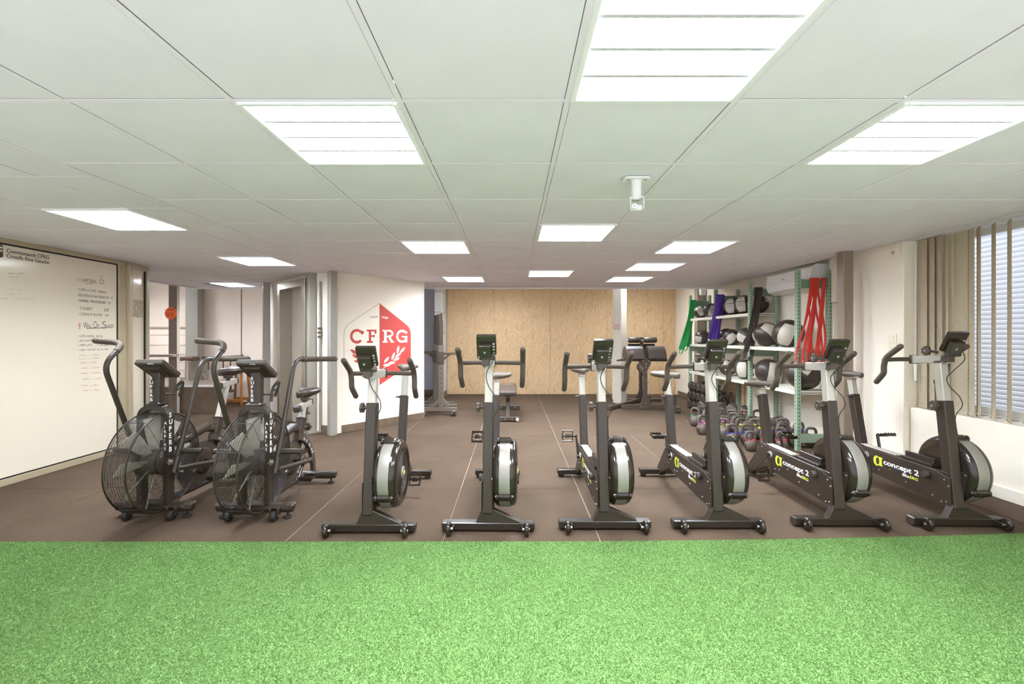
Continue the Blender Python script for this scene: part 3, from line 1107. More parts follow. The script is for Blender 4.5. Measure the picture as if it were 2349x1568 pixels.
wtext('Communauté CFRG', 15, 112.5, 574.6, .036, 'inkbrown', .012)
wtext('Crossfit Rive Gauche', 15, 112.5, 586.4, .035, 'inkbrown', .012)
b = MB(frame_matrix((GXW - .029, 3.795, 1.995), (0, 1, 0), (0, 0, 1)))
sq = fillet([(-.055, -.055, 0), (.055, -.055, 0), (.055, .055, 0), (-.055, .055, 0), (-.055, -.055, 0)], .015, 3)
b.prism([(p.x, p.y) for p in fillet([(0, -.055, 0), (.055, -.055, 0), (.055, .055, 0), (-.055, .055, 0), (-.055, -.055, 0), (-.0001, -.055, 0)], .015, 3)][:-1], .0012)
bdg = part('letter_badge', b, 'inkbrown', wl, 'dark rounded square badge with a white letter')
b = MB(frame_matrix((GXW - .0275, 3.795, 1.995), (0, 1, 0), (0, 0, 1)))
b.box((.012, -.015, 0), (.018, .08, .001)); b.box((.037, .03, 0), (.032, .015, .001)); b.box((.035, .002, 0), (.028, .015, .001)); b.box((.012, .0315, 0), (.018, .012, .001))
part('badge_letter', b, 'kwhite', bdg)
for s, a, e, y, h in (('CAFETERIA', 185.5, 221, 645, .036), ('- CAFÉ ou THÉ   0.50cts', 176, 243, 665.5, .030), ('- BOUTEILLE EAU FRAÎCHE  1€', 176.5, 259, 678.5, .032),
                      ('- BARRE  PROTÉINÉE  2€', 177, 254, 691, .033), ('- T-SHIRT            20€', 177.5, 250, 709.5, .032), ('- CORDE À SAUTER   15€', 178, 249.5, 722, .032),
                      ('1 LATE CANCEL   50 CAL', 180, 236, 774, .024), ('1 NO SHOW    150 CAL BIKE', 180, 250.5, 784.5, .024), ('1 MIN LATE      5 CAL BIKE', 180, 250.5, 795, .024), ('1 OBJET TROUVÉ  30 CAL BIKE', 180, 249, 806, .026)):
    wtext(s, a, e, y - 3.6, h, 'ink', -.006)
wtext('W', 191, 201, 745, .06, 'ink', -.01); wtext('ALL', 200.5, 209.5, 746.5, .032, 'ink', -.01)
wtext('O', 214.5, 222, 743.5, .07, 'ink', -.012); wtext('F', 223.5, 228, 746.5, .03, 'ink', -.01)
wtext('S', 234.5, 243, 743.5, .075, 'ink', -.012); wtext('HAME', 243.5, 261, 746.5, .034, 'ink', -.01)
wtext('!', 180, 185, 747, .06, 'inkred', .03)
b = MB(); b.tube([WP(198, 752).translation, WP(257, 751).translation], .0025, 4); b.tube([WP(199, 753.3).translation, WP(240, 753).translation], .0015, 4)
b.tube([WP(p, q).translation for p, q in ((194, 649), (198, 651.5), (203, 649.5), (208, 651), (212, 649))], .0015, 4); part('underline', b, 'ink', wl)
b = MB(); b.tube([WP(p, q).translation for p, q in ((178.5, 644), (175.5, 640.5), (175.5, 637.5), (177, 636.8), (178.5, 638.5), (180, 636.8), (181.6, 637.6), (181.5, 640.5), (178.5, 644))], .0022, 4); part('heart_doodle', b, 'inkgreen', wl)
b = MB()
for pts in (((228, 642), (229, 647), (233, 648.5), (236.5, 646.5), (237.5, 642), (233, 640.8), (228, 642), (233, 643.5), (237.5, 642)), ((227, 648), (231, 650.8), (236, 650.3), (239, 647.5)), ((237.5, 643.5), (239.3, 644), (237.2, 646)), ((231, 639), (232, 636), (231, 633.5), (232, 631)), ((234, 639), (235, 635), (234, 633), (233, 630.5))):
    b.tube([WP(p, q).translation for p, q in pts], .0014, 4)
part('cup_doodle', b, 'ink', wl)
rs = random.Random(5)
for (x0, x1, y, m_) in ((182, 226, 816, 'inkfaint'), (182, 227, 823.5, 'inkfaint'), (183, 222, 833, 'inkred'), (187, 228, 845, 'inkred'), (185, 231, 857, 'inkred'), (189, 234, 870, 'inkred'), (188, 226, 885, 'inkred'), (191, 227, 896, 'inkred')):
    b = MB()
    xm = x0 + (x1 - x0) * .36
    for (a, e) in ((x0, xm), (xm + 13, x1)):
        pts = []; x = a; k = 0
        while x < e:
            pts.append(WP(x, y - 1 + (2.1 if k % 2 else -1.6) * rs.uniform(.4, 1.1) - (x - x0) * .045).translation); x += rs.uniform(.7, 1.5); k += 1
        b.tube(pts, .0011, 4)
    b.tube([WP(xm + 3, y - 1).translation, WP(xm + 10, y - 1.6).translation], .0012, 4)
    part('scribble', b, m_, wl)
for (x0, x1, y) in ((18, 34, 627), (40, 55, 627), (19, 30, 635), (36, 46, 635), (21, 34, 663), (40, 54, 664), (21, 36, 674), (41, 51, 674), (3, 20, 684), (32, 76, 685)):
    b = MB(); pts = []; x = x0; k = 0
    while x < x1:
        pts.append(WP(x, y + (2.2 if k % 2 else -2.2) * rs.uniform(.3, 1)).translation); x += rs.uniform(1.2, 2.6); k += 1
    b.tube(pts, .0012, 4); part('faded_scribble', b, 'inkfaint', wl)


# ================================================================== EXERCISE BIKES
def loft(mb, rings, smooth=True):
    n = len(rings[0]); vs = [p for r in rings for p in r]; fs = []
    for i in range(len(rings) - 1):
        for k in range(n):
            l = (k + 1) % n
            fs.append((i * n + k, i * n + l, (i + 1) * n + l, (i + 1) * n + k))
    fs.append(list(range(n))[::-1]); fs.append([(len(rings) - 1) * n + k for k in range(n)])
    mb.add(vs, fs, smooth)


def saddle_mb(L=.27, W=.19, T=.045):
    mb = MB(); rings = []
    for (t, hw, zt, th) in ((-.5, .05, -.012, .4), (-.485, .14, -.004, .7), (-.42, .19, 0, .8), (-.2, .24, .0, .85), (0, .36, .0, .9), (.16, .66, .03, 1), (.28, .92, .10, 1.1), (.38, 1.0, .16, 1.1), (.46, .9, .17, .9), (.5, .55, .13, .5)):
        r = []
        for k in range(16):
            a = 2 * PI * k / 16
            c, s = math.cos(a), math.sin(a)
            dip = -.25 * T * (1 - abs(c)) if t > .1 and s > 0 else 0
            r.append((c * hw * W / 2, t * L, zt * T + s * th * T * (.5 if s > 0 else .55) + dip))
        rings.append(r)
    loft(mb, rings)
    return mb


def knob_mb(r=.026, t=.022, n=7):
    poly = []
    for k in range(n * 6):
        a = 2 * PI * k / (n * 6)
        poly.append(((r + .0032 * math.cos(n * a)) * math.cos(a), (r + .0032 * math.cos(n * a)) * math.sin(a)))
    return poly


def pedal(parent, x, sgn, y, z, label=None):
    mb = MB(); w = .092
    x0 = sgn * .018
    for s in (-1, 1):
        mb.box((x0 + sgn * w / 2, s * .043, 0), (w, .010, .024), .002)
        for q in range(4):
            mb.box((x0 + sgn * (.012 + q * .023), s * .042, .013), (.007, .006, .008))
    mb.box((x0 + sgn * .004, 0, 0), (.008, .084, .018), .002)
    mb.box((x0 + sgn * (w - .004), 0, 0), (.010, .050, .018), .002)
    for s in (-1, 1):
        mb.beam((x0 + sgn * (w - .003), s * .027, 0), (x0 + sgn * (w - .02), s * .042, 0), .009, .018, 0)
    mb.box((x0 + sgn * w * .5, 0, 0), (w * .45, .03, .018), .004)
    mb.cyl((0, 0, 0), (x0 + sgn * (w - .01), 0, 0), .0085, 8)
    return part('pedal', mb, 'gloss', parent, label, (x, y, z))


def make_erg():
    t = thing('exercise_bike', 'x', 'exercise bike')
    b = MB(); b.box((0, 0, .038), (.60, .062, .05), .006); part('front_foot', b, 'blackfine', t)
    for s in (-1, 1):
        b = MB(); b.box((s * .2995, 0, .038), (.006, .056, .044), .002); part('foot_cap', b, 'plastic', t)
    for s in (-1, 1):
        b = MB(); b.box((s * .222, -.052, .042), (.008, .06, .026), .002); br = part('wheel_bracket', b, 'blackfine', t)
        b = MB(); m = frame_matrix((s * .25 - .015, -.078, .0425), (0, 1, 0), (0, 0, 1))
        b.lathe([(.012, 0), (.032, 0), (.0395, .004), (.0425, .012), (.0425, .018), (.0395, .026), (.032, .03), (.012, .03)], 24, m); part('wheel', b, 'gloss', br)
        b = MB(); b.cyl((s * .222, -.078, .0425), (s * .25 + s * .018, -.078, .0425), .009, 8); part('axle_bolt', b, 'bolt', br)
    # gusset plate, lopsided
    b = MB(); b.prism([(-.08, .06), (.207, .06), (.209, .068), (.032, .148), (-.04, .148)], .05, frame_matrix((0, .022, 0), (1, 0, 0), (0, 0, 1)), .003); part('gusset', b, 'black', t)
    # leaning post
    P0, P1, P2 = V((-.004, .0, .12)), V((-.004, .08, .83)), V((-.004, .108, 1.09))
    b = MB(); b.beam(P0, P1, .066, .076, .005, (0, 1, 0)); part('front_post', b, 'black', t)
    b = MB(); b.beam(P1 + (P2 - P1) * -.4, P2, .052, .060, .004, (0, 1, 0)); part('post_slider', b, 'silver', t, 'silver upper post')
    # knob on the post
    kp = knob_mb(.031)
    b = MB(); b.prism(kp, .024, frame_matrix((-.062, .082, .795), (0, -1, 0), (0, 0, 1)), .003); b.cyl((-.062, .082, .795), (-.03, .082, .795), .009, 8); kn = part('post_knob', b, 'plastic', t)
    b = MB(); b.cyl((-.0875, .082, .795), (-.086, .082, .795), .009, 10); part('knob_cap', b, 'bolt', kn)
    # stem, handlebar
    b = MB(); b.beam((-.004, .05, 1.10), (-.004, .335, 1.085), .052, .058, .004); part('stem', b, 'silver', t, 'silver stem')
    b = MB(); b.box((-.004, .318, 1.086), (.064, .024, .064), .004); part('stem_collar', b, 'plastic', t)
    b = MB(); b.tube([(-.225, .32, 1.083), (-.1, .325, 1.086), (.1, .325, 1.086), (.225, .32, 1.083)], .0155, 12); hb = part('handlebar', b, 'foam', t)
    for s in (-1, 1):
        pts = fillet([(s * .226, .165, 1.185), (s * .226, .265, 1.105)], .02) + fillet([(s * .226, .272, 1.098), (s * .226, .315, 1.075), (s * .225, .305, 1.0), (s * .221, .385, .915)], .05, 6)[0:]
        pts = fillet([(s * .226, .165, 1.185), (s * .226, .300, 1.098), (s * .226, .318, 1.03), (s * .225, .315, .985), (s * .221, .392, .912)], .038, 6)
        b = MB(); b.tube(pts, .019, 12)
        b.ball(pts[0], .019, 12, 6); b.ball(pts[-1], .019, 12, 6)
        part('grip', b, 'foam', hb)
    b = MB(); b.prism(kp, .024, frame_matrix((-.062, .135, 1.155), (0, -1, 0), (0, 0, 1)), .003); b.cyl((-.062, .135, 1.155), (-.02, .10, 1.145), .009, 8); kn = part('stem_knob', b, 'plastic', t)
    b = MB(); b.cyl((-.0875, .135, 1.155), (-.086, .135, 1.155), .009, 10); part('knob_cap', b, 'bolt', kn)
    # monitor on a pivot
    b = MB(); b.tube(fillet([(-.03, .075, 1.075), (-.035, .055, 1.14), (-.035, .03, 1.145), (-.035, .022, 1.085), (-.03, .06, 1.07)], .012, 3), .0035, 6); b.box((-.02, .03, 1.105), (.05, .05, .045), .004)
    b.cyl((-.062, .018, 1.135), (.045, .018, 1.135), .0165, 12, .003); mo = part('monitor_mount', b, 'plastic', t)
    b = MB(); b.cyl((-.066, .018, 1.135), (-.061, .018, 1.135), .0085, 10); part('pivot_bolt', b, 'bolt', mo)
    tilt = Matrix.Translation((-.012, -.004, 1.222)) @ Matrix.Rotation(.50, 4, 'X')
    b = MB(tilt); b.prism([(p.x, p.y) for p in fillet([(0, -.072, 0), (.064, -.072, 0), (.064, .072, 0), (-.064, .072, 0), (-.064, -.072, 0), (-.0001, -.072, 0)], .008, 3)][:-1], .026, frame_matrix((0, .013, 0), (1, 0, 0), (0, 0, 1)), .003)
    mn = part('monitor', b, 'gloss', t)
    b = MB(tilt); b.box((-.008, -.030, -.028), (.082, .038, .088), .005); part('battery_box', b, 'blackfine', mn)
    b = MB(tilt); b.cyl((-.010, -.052, -.032), (-.010, -.047, -.032), .0075, 10); part('battery_screw', b, 'postgrey', mn)
    b = MB(tilt)
    for z in (-.055, -.03, -.008, .012):
        b.box((.047, -.0135, z), (.014, .004, .012), .001)
    part('socket', b, 'postgrey', mn, kind='stuff')
    b = MB(tilt); b.box((0, .0135, .01), (.1, .002, .085)); part('display', b, 'screen', mn)
    b = MB(); b.tube(fillet([(.036, -.012, 1.17), (.04, -.03, 1.12), (-.01, -.005, 1.05), (-.02, .05, .99), (.0, .045, .93), (.06, .03, .86), (.07, .02, .80), (.032, .04, .74), (.03, .03, .66), (.034, .0, .50)], .05, 5), .0028, 6); part('cable', b, 'cable', t)
    # beam and side panel
    prof = [(.02, .135), (.70, .165), (.80, .19), (.905, .345), (.02, .35)]
    b = MB(); b.prism(prof, .075, frame_matrix((-.040, 0, 0), (0, 1, 0), (0, 0, 1)), .003); bm = part('main_beam', b, 'blackfine', t)
    b = MB(); b.prism([(-.015, .128), (.70, .158), (.79, .178), (.90, .348), (.10, .345), (.02, .322), (-.01, .322)][::1], .005, frame_matrix((-.046, 0, 0), (0, 1, 0), (0, 0, 1)), .0015); sp = part('side_panel', b, 'black', bm)
    me = None
    for (y, z) in ((.03, .30), (.0, .265), (.015, .155), (.05, .145), (.12, .165), (.24, .225), (.34, .185), (.49, .235), (.60, .20), (.66, .19), (.42, .262), (.86, .325), (.80, .215)):
        if me is None:
            b = MB(); b.cyl((0, 0, 0), (-.004, 0, 0), .006, 8, .0012); me = b.mesh('bolt', 'bolt')
        part('bolt', me, None, bm, loc=(-.046, y, z))
    b = MB(); b.cyl((-.046, .155, .30), (-.075, .155, .30), .024, 18, .004); part('side_knob', b, 'plastic', bm)
    # printed logo
    TX = lambda y, z, e=-.0463: frame_matrix((e, y, z), (0, -1, 0), (0, 0, 1))
    b = MB(TX(.665, .268))
    b.add(*ring_face(.040, .0, .034, .040, .018, .029), xf=None)
    b.add([(.058, -.032, 0), (.104, -.032, 0), (.094, -.022, 0), (.091, 0, 0), (.094, .026, 0), (.104, .036, 0), (.058, .036, 0), (.068, .026, 0), (.072, 0, 0), (.068, -.022, 0)], [list(range(10))])
    part('emblem', b, 'lime', bm)
    text('concept 2', 'print', bm, TX(.556, .247), w=.325, h=.052, bold=.022)
    text('Bike', 'print', bm, TX(.372, .222), w=.060, h=.021, bold=.02)
    text('ERG', 'lime', bm, TX(.307, .222), w=.070, h=.021, bold=.02)
    b = MB(); b.prism([(p[0], p[1]) for p in ((-.028, .46), (.028, .46), (.028, .84), (-.028, .84))], .012, Matrix.Translation((-.002, 0, .349)), .003); part('foot_rail', b, 'rail', bm, 'pale strip on top of the beam')
    b = MB(); b.box((-.004, .27, .362), (.07, .26, .022), .003); b.box((-.004, .27, .39), (.02, .24, .04), .003); part('upper_rail', b, 'blackfine', bm)
    # flywheel
    FC = (.0, .140, .347)
    m = frame_matrix(FC, (0, 1, 0), (0, 0, 1))
    b = MB(m); b.lathe([(.0, .034), (.14, .032), (.190, .034), (.213, .046), (.2235, .066), (.2235, .150), (.215, .172), (.198, .184), (.170, .188), (.166, .178), (.0, .178)], 48); fw = part('flywheel_housing', b, 'gloss', t)
    b = MB(m); b.lathe([(.225, .072), (.226, .076), (.226, .138), (.225, .142)], 60); part('perforated_band', b, 'band', fw, 'silver perforated band round the flywheel')
    b = MB(m)
    for q in range(8):
        r = .052 + q * .012
        b.tube([(r * math.cos(a), r * math.sin(a), .180) for a in [2 * PI * k / 36 for k in range(36)]], .0032, 5, closed=True)
    part('fan_grille', b, 'plastic', fw, kind='stuff')
    b = MB(m); b.lathe([(.0, .178), (.044, .178), (.044, .186), (.02, .190), (.0, .190)], 24); hb2 = part('hub', b, 'band', fw)
    b = MB(m); b.lathe([(.0, .190), (.015, .190), (.013, .195), (.0, .196)], 16); part('hub_cap', b, 'lime', hb2, 'lime green hub cap')
    for ang in (math.radians(77), math.radians(-28), math.radians(175)):
        b = MB(); c, s = math.cos(ang), math.sin(ang)
        mm = frame_matrix((.107, FC[1] - c * .228, FC[2] + s * .228), (1, 0, 0), (0, s, c))
        b.box((0, 0, .003), (.088, .056, .030), .011, mm)
        for q in (-1, 1):
            b.cyl(mm @ V((q * .040, 0, -.002)), mm @ V((q * .056, 0, -.002)), .022, 14, .005)
        cl = part('clamp', b, 'gloss', fw)
        b = MB()
        for q in (-1, 1):
            b.cyl(mm @ V((q * .056, .004, -.002)), mm @ V((q * .059, .004, -.002)), .008, 8)
        part('clamp_screw', b, 'bolt', cl)
    b = MB(); b.prism([(.05, .375), (.05, .16), (-.02, .19), (-.055, .365)][::-1], .004, frame_matrix((.028, 0, 0), (0, 1, 0), (0, 0, 1))); part('bracket_plate', b, 'black', fw)
    b = MB(); b.cyl((.028, -.04, .35), (.023, -.04, .35), .006, 8); part('bolt', b, 'bolt', fw)
    # cranks
    b = MB(); b.cyl((-.046, .73, .286), (-.058, .73, .286), .032, 18, .003); b.cyl((.035, .73, .286), (.058, .73, .286), .032, 18, .003); part('crank_boss', b, 'bolt', bm)
    for s in (-1, 1):
        b = MB(); b.beam((s * .066, 0, -.012), (s * .078, 0, .172), .016, .024, .004, (0, 1, 0)); b.cyl((s * .056, 0, 0), (s * .078, 0, 0), .017, 12)
        ck = part('crank_arm', b, 'gloss', t, loc=(0, .73, .286))
        pedal(ck, s * .086, s, 0, .165)
    # seat tube, saddle
    S0, S1, S2 = V((0, .85, .34)), V((0, .948, .765)), V((0, .988, .938))
    b = MB(); b.beam(S0, S1, .060, .070, .005, (0, 1, 0)); b.box((0, .85, .352), (.085, .12, .012), .002); part('seat_tube', b, 'black', t)
    b = MB(); b.beam(S0 + (S1 - S0) * .5, S2, .046, .055, .004, (0, 1, 0)); part('seat_post', b, 'silver', t, 'silver seat post')
    b = MB(); b.beam(S1 - V((.045, .012, .012)), S1 - V((.028, .012, .012)), .02, .014, .002); b.box(S1 + V((-.05, -.02, -.008)), (.03, .05, .006), .002); part('clamp_lever', b, 'plastic', t)
    b = MB(); b.cyl((0, .99, .93), (0, .99, .955), .022, 12); b.box((0, .99, .942), (.05, .07, .022), .003)
    for s in (-1, 1):
        b.tube(fillet([(s * .01, .87, .972), (s * .022, .94, .957), (s * .022, 1.03, .957), (s * .032, 1.08, .972)], .03, 3), .0035, 6)
    part('saddle_clamp', b, 'steel', t)
    b = saddle_mb(.265, .19, .058)
    part('saddle', b, 'saddlegrey', t, None, (0, .985, .985))
    # rear leg and foot
    b = MB(); b.beam((-.004, .83, .27), (-.004, 1.12, .045), .055, .07, .004); b.prism([(.79, .18), (1.05, .06), (1.16, .06), (1.16, .075), (.905, .345)], .05, frame_matrix((-.03, 0, 0), (0, 1, 0), (0, 0, 1)), .003); part('rear_leg', b, 'black', t)
    b = MB(); b.box((0, 1.13, .048), (.40, .064, .046), .005); part('rear_foot', b, 'blackfine', t)
    for s in (-1, 1):
        b = MB(); b.cyl((s * .165, 1.13, 0), (s * .165, 1.13, .026), .024, 14, .004); part('foot_pad', b, 'rubberblk', t)
    return t


def ring_face(cx, cy, ro_x, ro_y, ri_x, ri_y, n=28):
    vs, fs = [], []
    for k in range(n + 1):
        a = 2 * PI * k / n
        vs.append((cx + ro_x * 1.0 * math.cos(a), cy + ro_y * math.sin(a), 0)); vs.append((cx + .010 + ri_x * math.cos(a), cy + ri_y * math.sin(a), 0))
    for k in range(n):
        fs.append((2 * k, 2 * k + 1, 2 * k + 3, 2 * k + 2))
    return vs, fs


ERG = [  # x, y, rot, bar dz, saddle dz, saddle yaw, left crank angle, pedal tilt L, pedal tilt R, label
    (-.930, 2.945, 0.0, -.078, .015, .0, .35, .2, 1.2, 'black exercise bike in front of the shield logo wall, its flywheel grille showing'),
    (-.159, 2.972, -.02, -.004, -.055, -.5, .30, .9, .5, 'black exercise bike seen straight from the front, screen standing highest against the board wall'),
    (.606, 2.998, 0.0, -.034, -.01, .0, .30, 1.45, .3, 'black exercise bike in front of the pale square column'),
    (1.357, 3.008, 0.0, -.034, -.05, .55, .32, .1, .3, 'black exercise bike standing before the purple bands and the kettlebells'),
    (2.183, 3.045, -.015, -.034, -.13, .9, 3.6, .9, .25, 'black exercise bike with very low saddle, in front of the red bands'),
    (2.975, 3.045, -.03, .016, -.045, .0, 3.45, .3, -.25, 'black exercise bike nearest the window with vertical blinds'),
]
erg0 = make_erg()
for i, (x, y, rz, hz, sz, yaw, ca, tl, tr, lab) in enumerate(ERG):
    o = erg0 if i == 0 else copy_tree(erg0)
    ERG[i] = (o,) + ERG[i]
for (o, x, y, rz, hz, sz, yaw, ca, tl, tr, lab) in ERG:
    o['label'] = lab
    o['group'] = 'exercise bikes in a row'
    o.location = (x, y, .0005); o.rotation_euler = (0, 0, rz)
    sh = V((0, hz * .11, hz))
    for nm in ('post_slider', 'stem', 'stem_collar', 'handlebar', 'stem_knob', 'monitor_mount', 'monitor'):
        for c in kids(o, nm):
            c.location = c.location + sh
    ss = V((0, sz * .235, sz))
    for nm in ('seat_post', 'saddle_clamp', 'saddle'):
        for c in kids(o, nm):
            c.location = c.location + ss
    for c in kids(o, 'saddle'):
        c.rotation_euler = (0, 0, yaw)
    cks = sorted(kids(o, 'crank_arm'), key=lambda c: min(v.co.x for v in c.data.vertices))
    for c, a, tp in ((cks[0], ca, tl), (cks[1], ca + PI, tr)):
        c.rotation_euler = (-a, 0, 0)
        for p in c.children:
            p.rotation_euler = (a + tp, 0, 0)


# ================================================================== FAN BIKES
def make_fan():
    t = thing('fan_bike', 'x', 'exercise bike')
    Z = .39; R = .345; HW = .072
    # feet
    for (y, nm) in ((0, 'front_foot'), (.76, 'rear_foot')):
        b = MB(); b.tube([(-.27, y, .072), (-.262, y, .072), (-.2, y, .072), (.2, y, .072), (.262, y, .072), (.27, y, .072)], [.018, .030, .034, .034, .030, .018], 14)
        ft = part(nm, b, 'black', t)
        for s in (-1, 1):
            b = MB(); b.cyl((s * .225, y, .008), (s * .225, y, .045), .008, 8); b.cyl((s * .225, y, 0), (s * .225, y, .014), .028, 16, .004); part('levelling_foot', b, 'rubberblk', ft)
        for s in (-1, 1):
            b = MB(); b.box((s * .245, y, .09), (.06, .07, .03), .010); part('end_cap', b, 'plastic', ft)
    b = MB(); b.box((0, .0, .100), (.16, .09, .012), .002); part('mount_plate', b, 'black', t)
    for s in (-.15, .16):
        b = MB(); b.box((s - .026, -.045, .062), (.005, .06, .05), .002); b.box((s + .026, -.045, .062), (.005, .06, .05), .002); b.box((s, -.03, .085), (.057, .05, .006), .002); br = part('wheel_fork', b, 'black', t)
        b = MB(frame_matrix((s - .018, -.062, .034), (0, 1, 0), (0, 0, 1))); b.lathe([(.008, 0), (.030, 0), (.034, .005), (.034, .031), (.030, .036), (.008, .036)], 20); part('wheel', b, 'rubberblk', br)
        b = MB(); b.cyl((s - .03, -.062, .034), (s + .03, -.062, .034), .006, 8); part('axle_bolt', b, 'chrome', br)
    b = MB(); b.tube([(0, .02, .078), (0, .74, .078)], .024, 12); part('base_rail', b, 'black', t)
    # fork legs and arch in one bent flat bar
    pts = fillet([(.093, 0, .1), (.093, 0, .775), (-.093, 0, .775), (-.093, 0, .1)], .088, 8)
    b = MB(); b.ribbon(pts, .062, .034, (0, 1, 0)); fk = part('fork_arch', b, 'black', t)
    b = MB(); b.box((0, 0, .796), (.11, .075, .010), .003); part('arch_plate', b, 'black', fk)
    b = MB(); b.cyl((.04, -.02, .80), (.04, -.02, .807), .008, 8); b.cyl((-.04, -.02, .80), (-.04, -.02, .807), .008, 8); part('arch_bolt', b, 'bolt', fk)
    for i, ch in enumerate('SUPERB'):
        text(ch, 'print', fk, frame_matrix((.1105, -.019, .700 - i * .048), (0, 1, 0), (0, 0, 1)), h=.036, bold=.03)
    for i, ch in enumerate('AIRBIKE'):
        text(ch, 'print', fk, frame_matrix((.084, -.0312, .655 - i * .030), (1, 0, 0), (0, 0, 1)), h=.021, bold=.03)
    # head post and console
    b = MB(); b.beam((0, .012, .79), (0, .02, 1.02), .068, .058, .006, (0, 1, 0)); hp = part('head_post', b, 'black', t)
    for i, ch in enumerate('SUPERB'):
        text(ch, 'print', hp, frame_matrix((-.022, -.0182 + .0, .966 - i * .030), (1, 0, 0), (0, -.035, 1)), h=.0235, bold=.03)
    m = Matrix.Translation((-.012, .035, 1.035)) @ Matrix.Rotation(-.58, 4, 'X')
    b = MB(m); b.box((0, 0, .008), (.20, .205, .042), .008); b.box((0, .01, .030), (.17, .17, .012), .004); b.box((0, 0, -.018), (.11, .13, .02), .004); cs = part('console', b, 'plastic', t)
    b = MB(m); b.box((.02, -.095, -.0115), (.04, .02, .003), .001); part('serial_label', b, 'label', cs)
    b = MB(m); b.box((0, .02, .0365), (.13, .1, .002)); part('display', b, 'screen', cs)
    b = MB(); b.tube(fillet([(.055, .10, .80), (.055, .12, .90), (.10, .13, .955), (.075, .16, .90), (.05, .16, .83)], .03, 4), .010, 6); b.tube(fillet([(.05, .11, .87), (.09, .12, .89), (.085, .14, .95)], .02, 3), .006, 6); b.tube([(.035, .04, .86), (.055, .12, .85)], .008, 6); part('bottle_cage', b, 'plastic', t)
    # wire guard: rings on both faces and round the rim
    b = MB()
    n = 56
    cs_ = [(math.cos(2 * PI * k / n), math.sin(2 * PI * k / n)) for k in range(n)]
    for s in (-1, 1):
        for q in range(27):
            r = .095 + q * (.33 - .095) / 26
            x = s * (HW + .016 * (1 - ((r - .095) / .25) ** 2))
            b.tube([(x, c * r, Z + sn * r) for c, sn in cs_], .0016, 4, closed=True)
        for k in range(10):
            a = 2 * PI * k / 10 + .2
            b.tube([(s * (HW + .014 * (1 - ((r - .09) / .25) ** 2) - s * 0), r * math.cos(a), Z + r * math.sin(a)) for r in (.09, .15, .21, .27, .335)], .0018, 4)
    for q in range(9):
        x = -HW * .92 + q * HW * 1.84 / 8
        b.tube([(x, c * R, Z + sn * R) for c, sn in cs_], .0019, 4, closed=True)
    for k in range(10):
        a = 2 * PI * k / 10 + .2
        b.tube([(-HW, R * 1.004 * math.cos(a), Z + R * 1.004 * math.sin(a)), (HW, R * 1.004 * math.cos(a), Z + R * 1.004 * math.sin(a))], .0022, 4)
    gd = part('wire_guard', b, 'wire', t, 'concentric black wires of the round fan guard', kind='stuff')
    for s in (-1, 1):
        b = MB(); b.tube([(s * HW, c * .338, Z + sn * .338) for c, sn in cs_], .0055, 6, closed=True); part('rim_hoop', b, 'black', t)
        b = MB(frame_matrix((s * (HW + .012), 0, Z), (0, 1, 0), (0, 0, 1))); b.lathe([(0, -.004), (.094, -.004), (.098, 0), (.094, .005), (0, .006)], 32); part('hub_plate', b, 'black', t)
        b = MB(); b.box((s * (HW + .028), 0, Z), (.03, .05, .045), .004); b.cyl((s * HW, 0, Z), (s * (HW + .06), 0, Z), .010, 8); b.cyl((s * (HW + .02), -.02, Z), (s * (HW + .05), -.035, Z), .008, 8); part('hub_clamp', b, 'steel', t)
    # fan
    b = MB(frame_matrix((-.05, 0, Z), (0, 1, 0), (0, 0, 1))); b.lathe([(0, 0), (.085, 0), (.09, .01), (.09, .09), (.085, .1), (0, .1)], 24); fan = part('fan_hub', b, 'plastic', t)
    b = MB()
    rings = []
    for r, wd_, tw in ((.08, .05, .9), (.16, .075, .75), (.24, .095, .62), (.315, .10, .55)):
        d = V((math.sin(tw), math.cos(tw), 0)) * wd_ / 2
        nrm = V((math.cos(tw), -math.sin(tw), 0)) * .0012
        rings.append([V((0, 0, r)) + d + nrm, V((0, 0, r)) - d + nrm, V((0, 0, r)) - d - nrm, V((0, 0, r)) + d - nrm])
    loft(b, rings, False)
    me = b.mesh('fan_blade', 'blade')
    for k in range(9):
        part('fan_blade', me, None, fan, loc=(0, 0, Z), rot=(2 * PI * k / 9 + .1, 0, 0))
    # moving arms
    for s, lean in ((-1, math.radians(22)), (1, math.radians(-20))):
        rot = Matrix.Translation((s * .147, .02, .43)) @ Matrix.Rotation(lean, 4, 'X')
        pa = fillet([(0, 0, -.10), (0, 0, .71), (0, .205, .775), (s * .215, .225, .785)], .085, 7)
        cut = next(i for i, p in enumerate(pa) if p.y > .10)
        b = MB(rot); b.tube(pa[:cut + 1], .0165, 12); arm = part('arm', b, 'black', t)
        b = MB(rot); g = pa[cut:]; b.tube(g, .0205, 12); b.ball(g[-1], .0205, 12, 6); part('grip', b, 'foam', arm)
        b = MB(rot); b.tube([(0, 0, -.12), (0, 0, .12)], .021, 12); b.cyl((-s * .05, 0, 0), (s * .02, 0, 0), .019, 12); part('pivot_sleeve', b, 'black', arm)
        b = MB(rot); b.tube([(s * .0, .0, .03), (s * .155, .01, .03)], .019, 12); part('foot_peg', b, 'black', arm)
        e = rot @ V((s * .012, 0, -.095))
        f = V((s * .165, .46 + (.04 if s > 0 else -.10), .275 + (-.005 if s > 0 else .06)))
        b = MB(); b.tube([e, f], .017, 12); b.cyl(f - V((s * .03, 0, 0)), f + V((s * .02, 0, 0)), .024, 14, .003); b.cyl(e - V((s * .02, 0, 0)), e + V((s * .02, 0, 0)), .013, 10); part('push_rod', b, 'black', t)
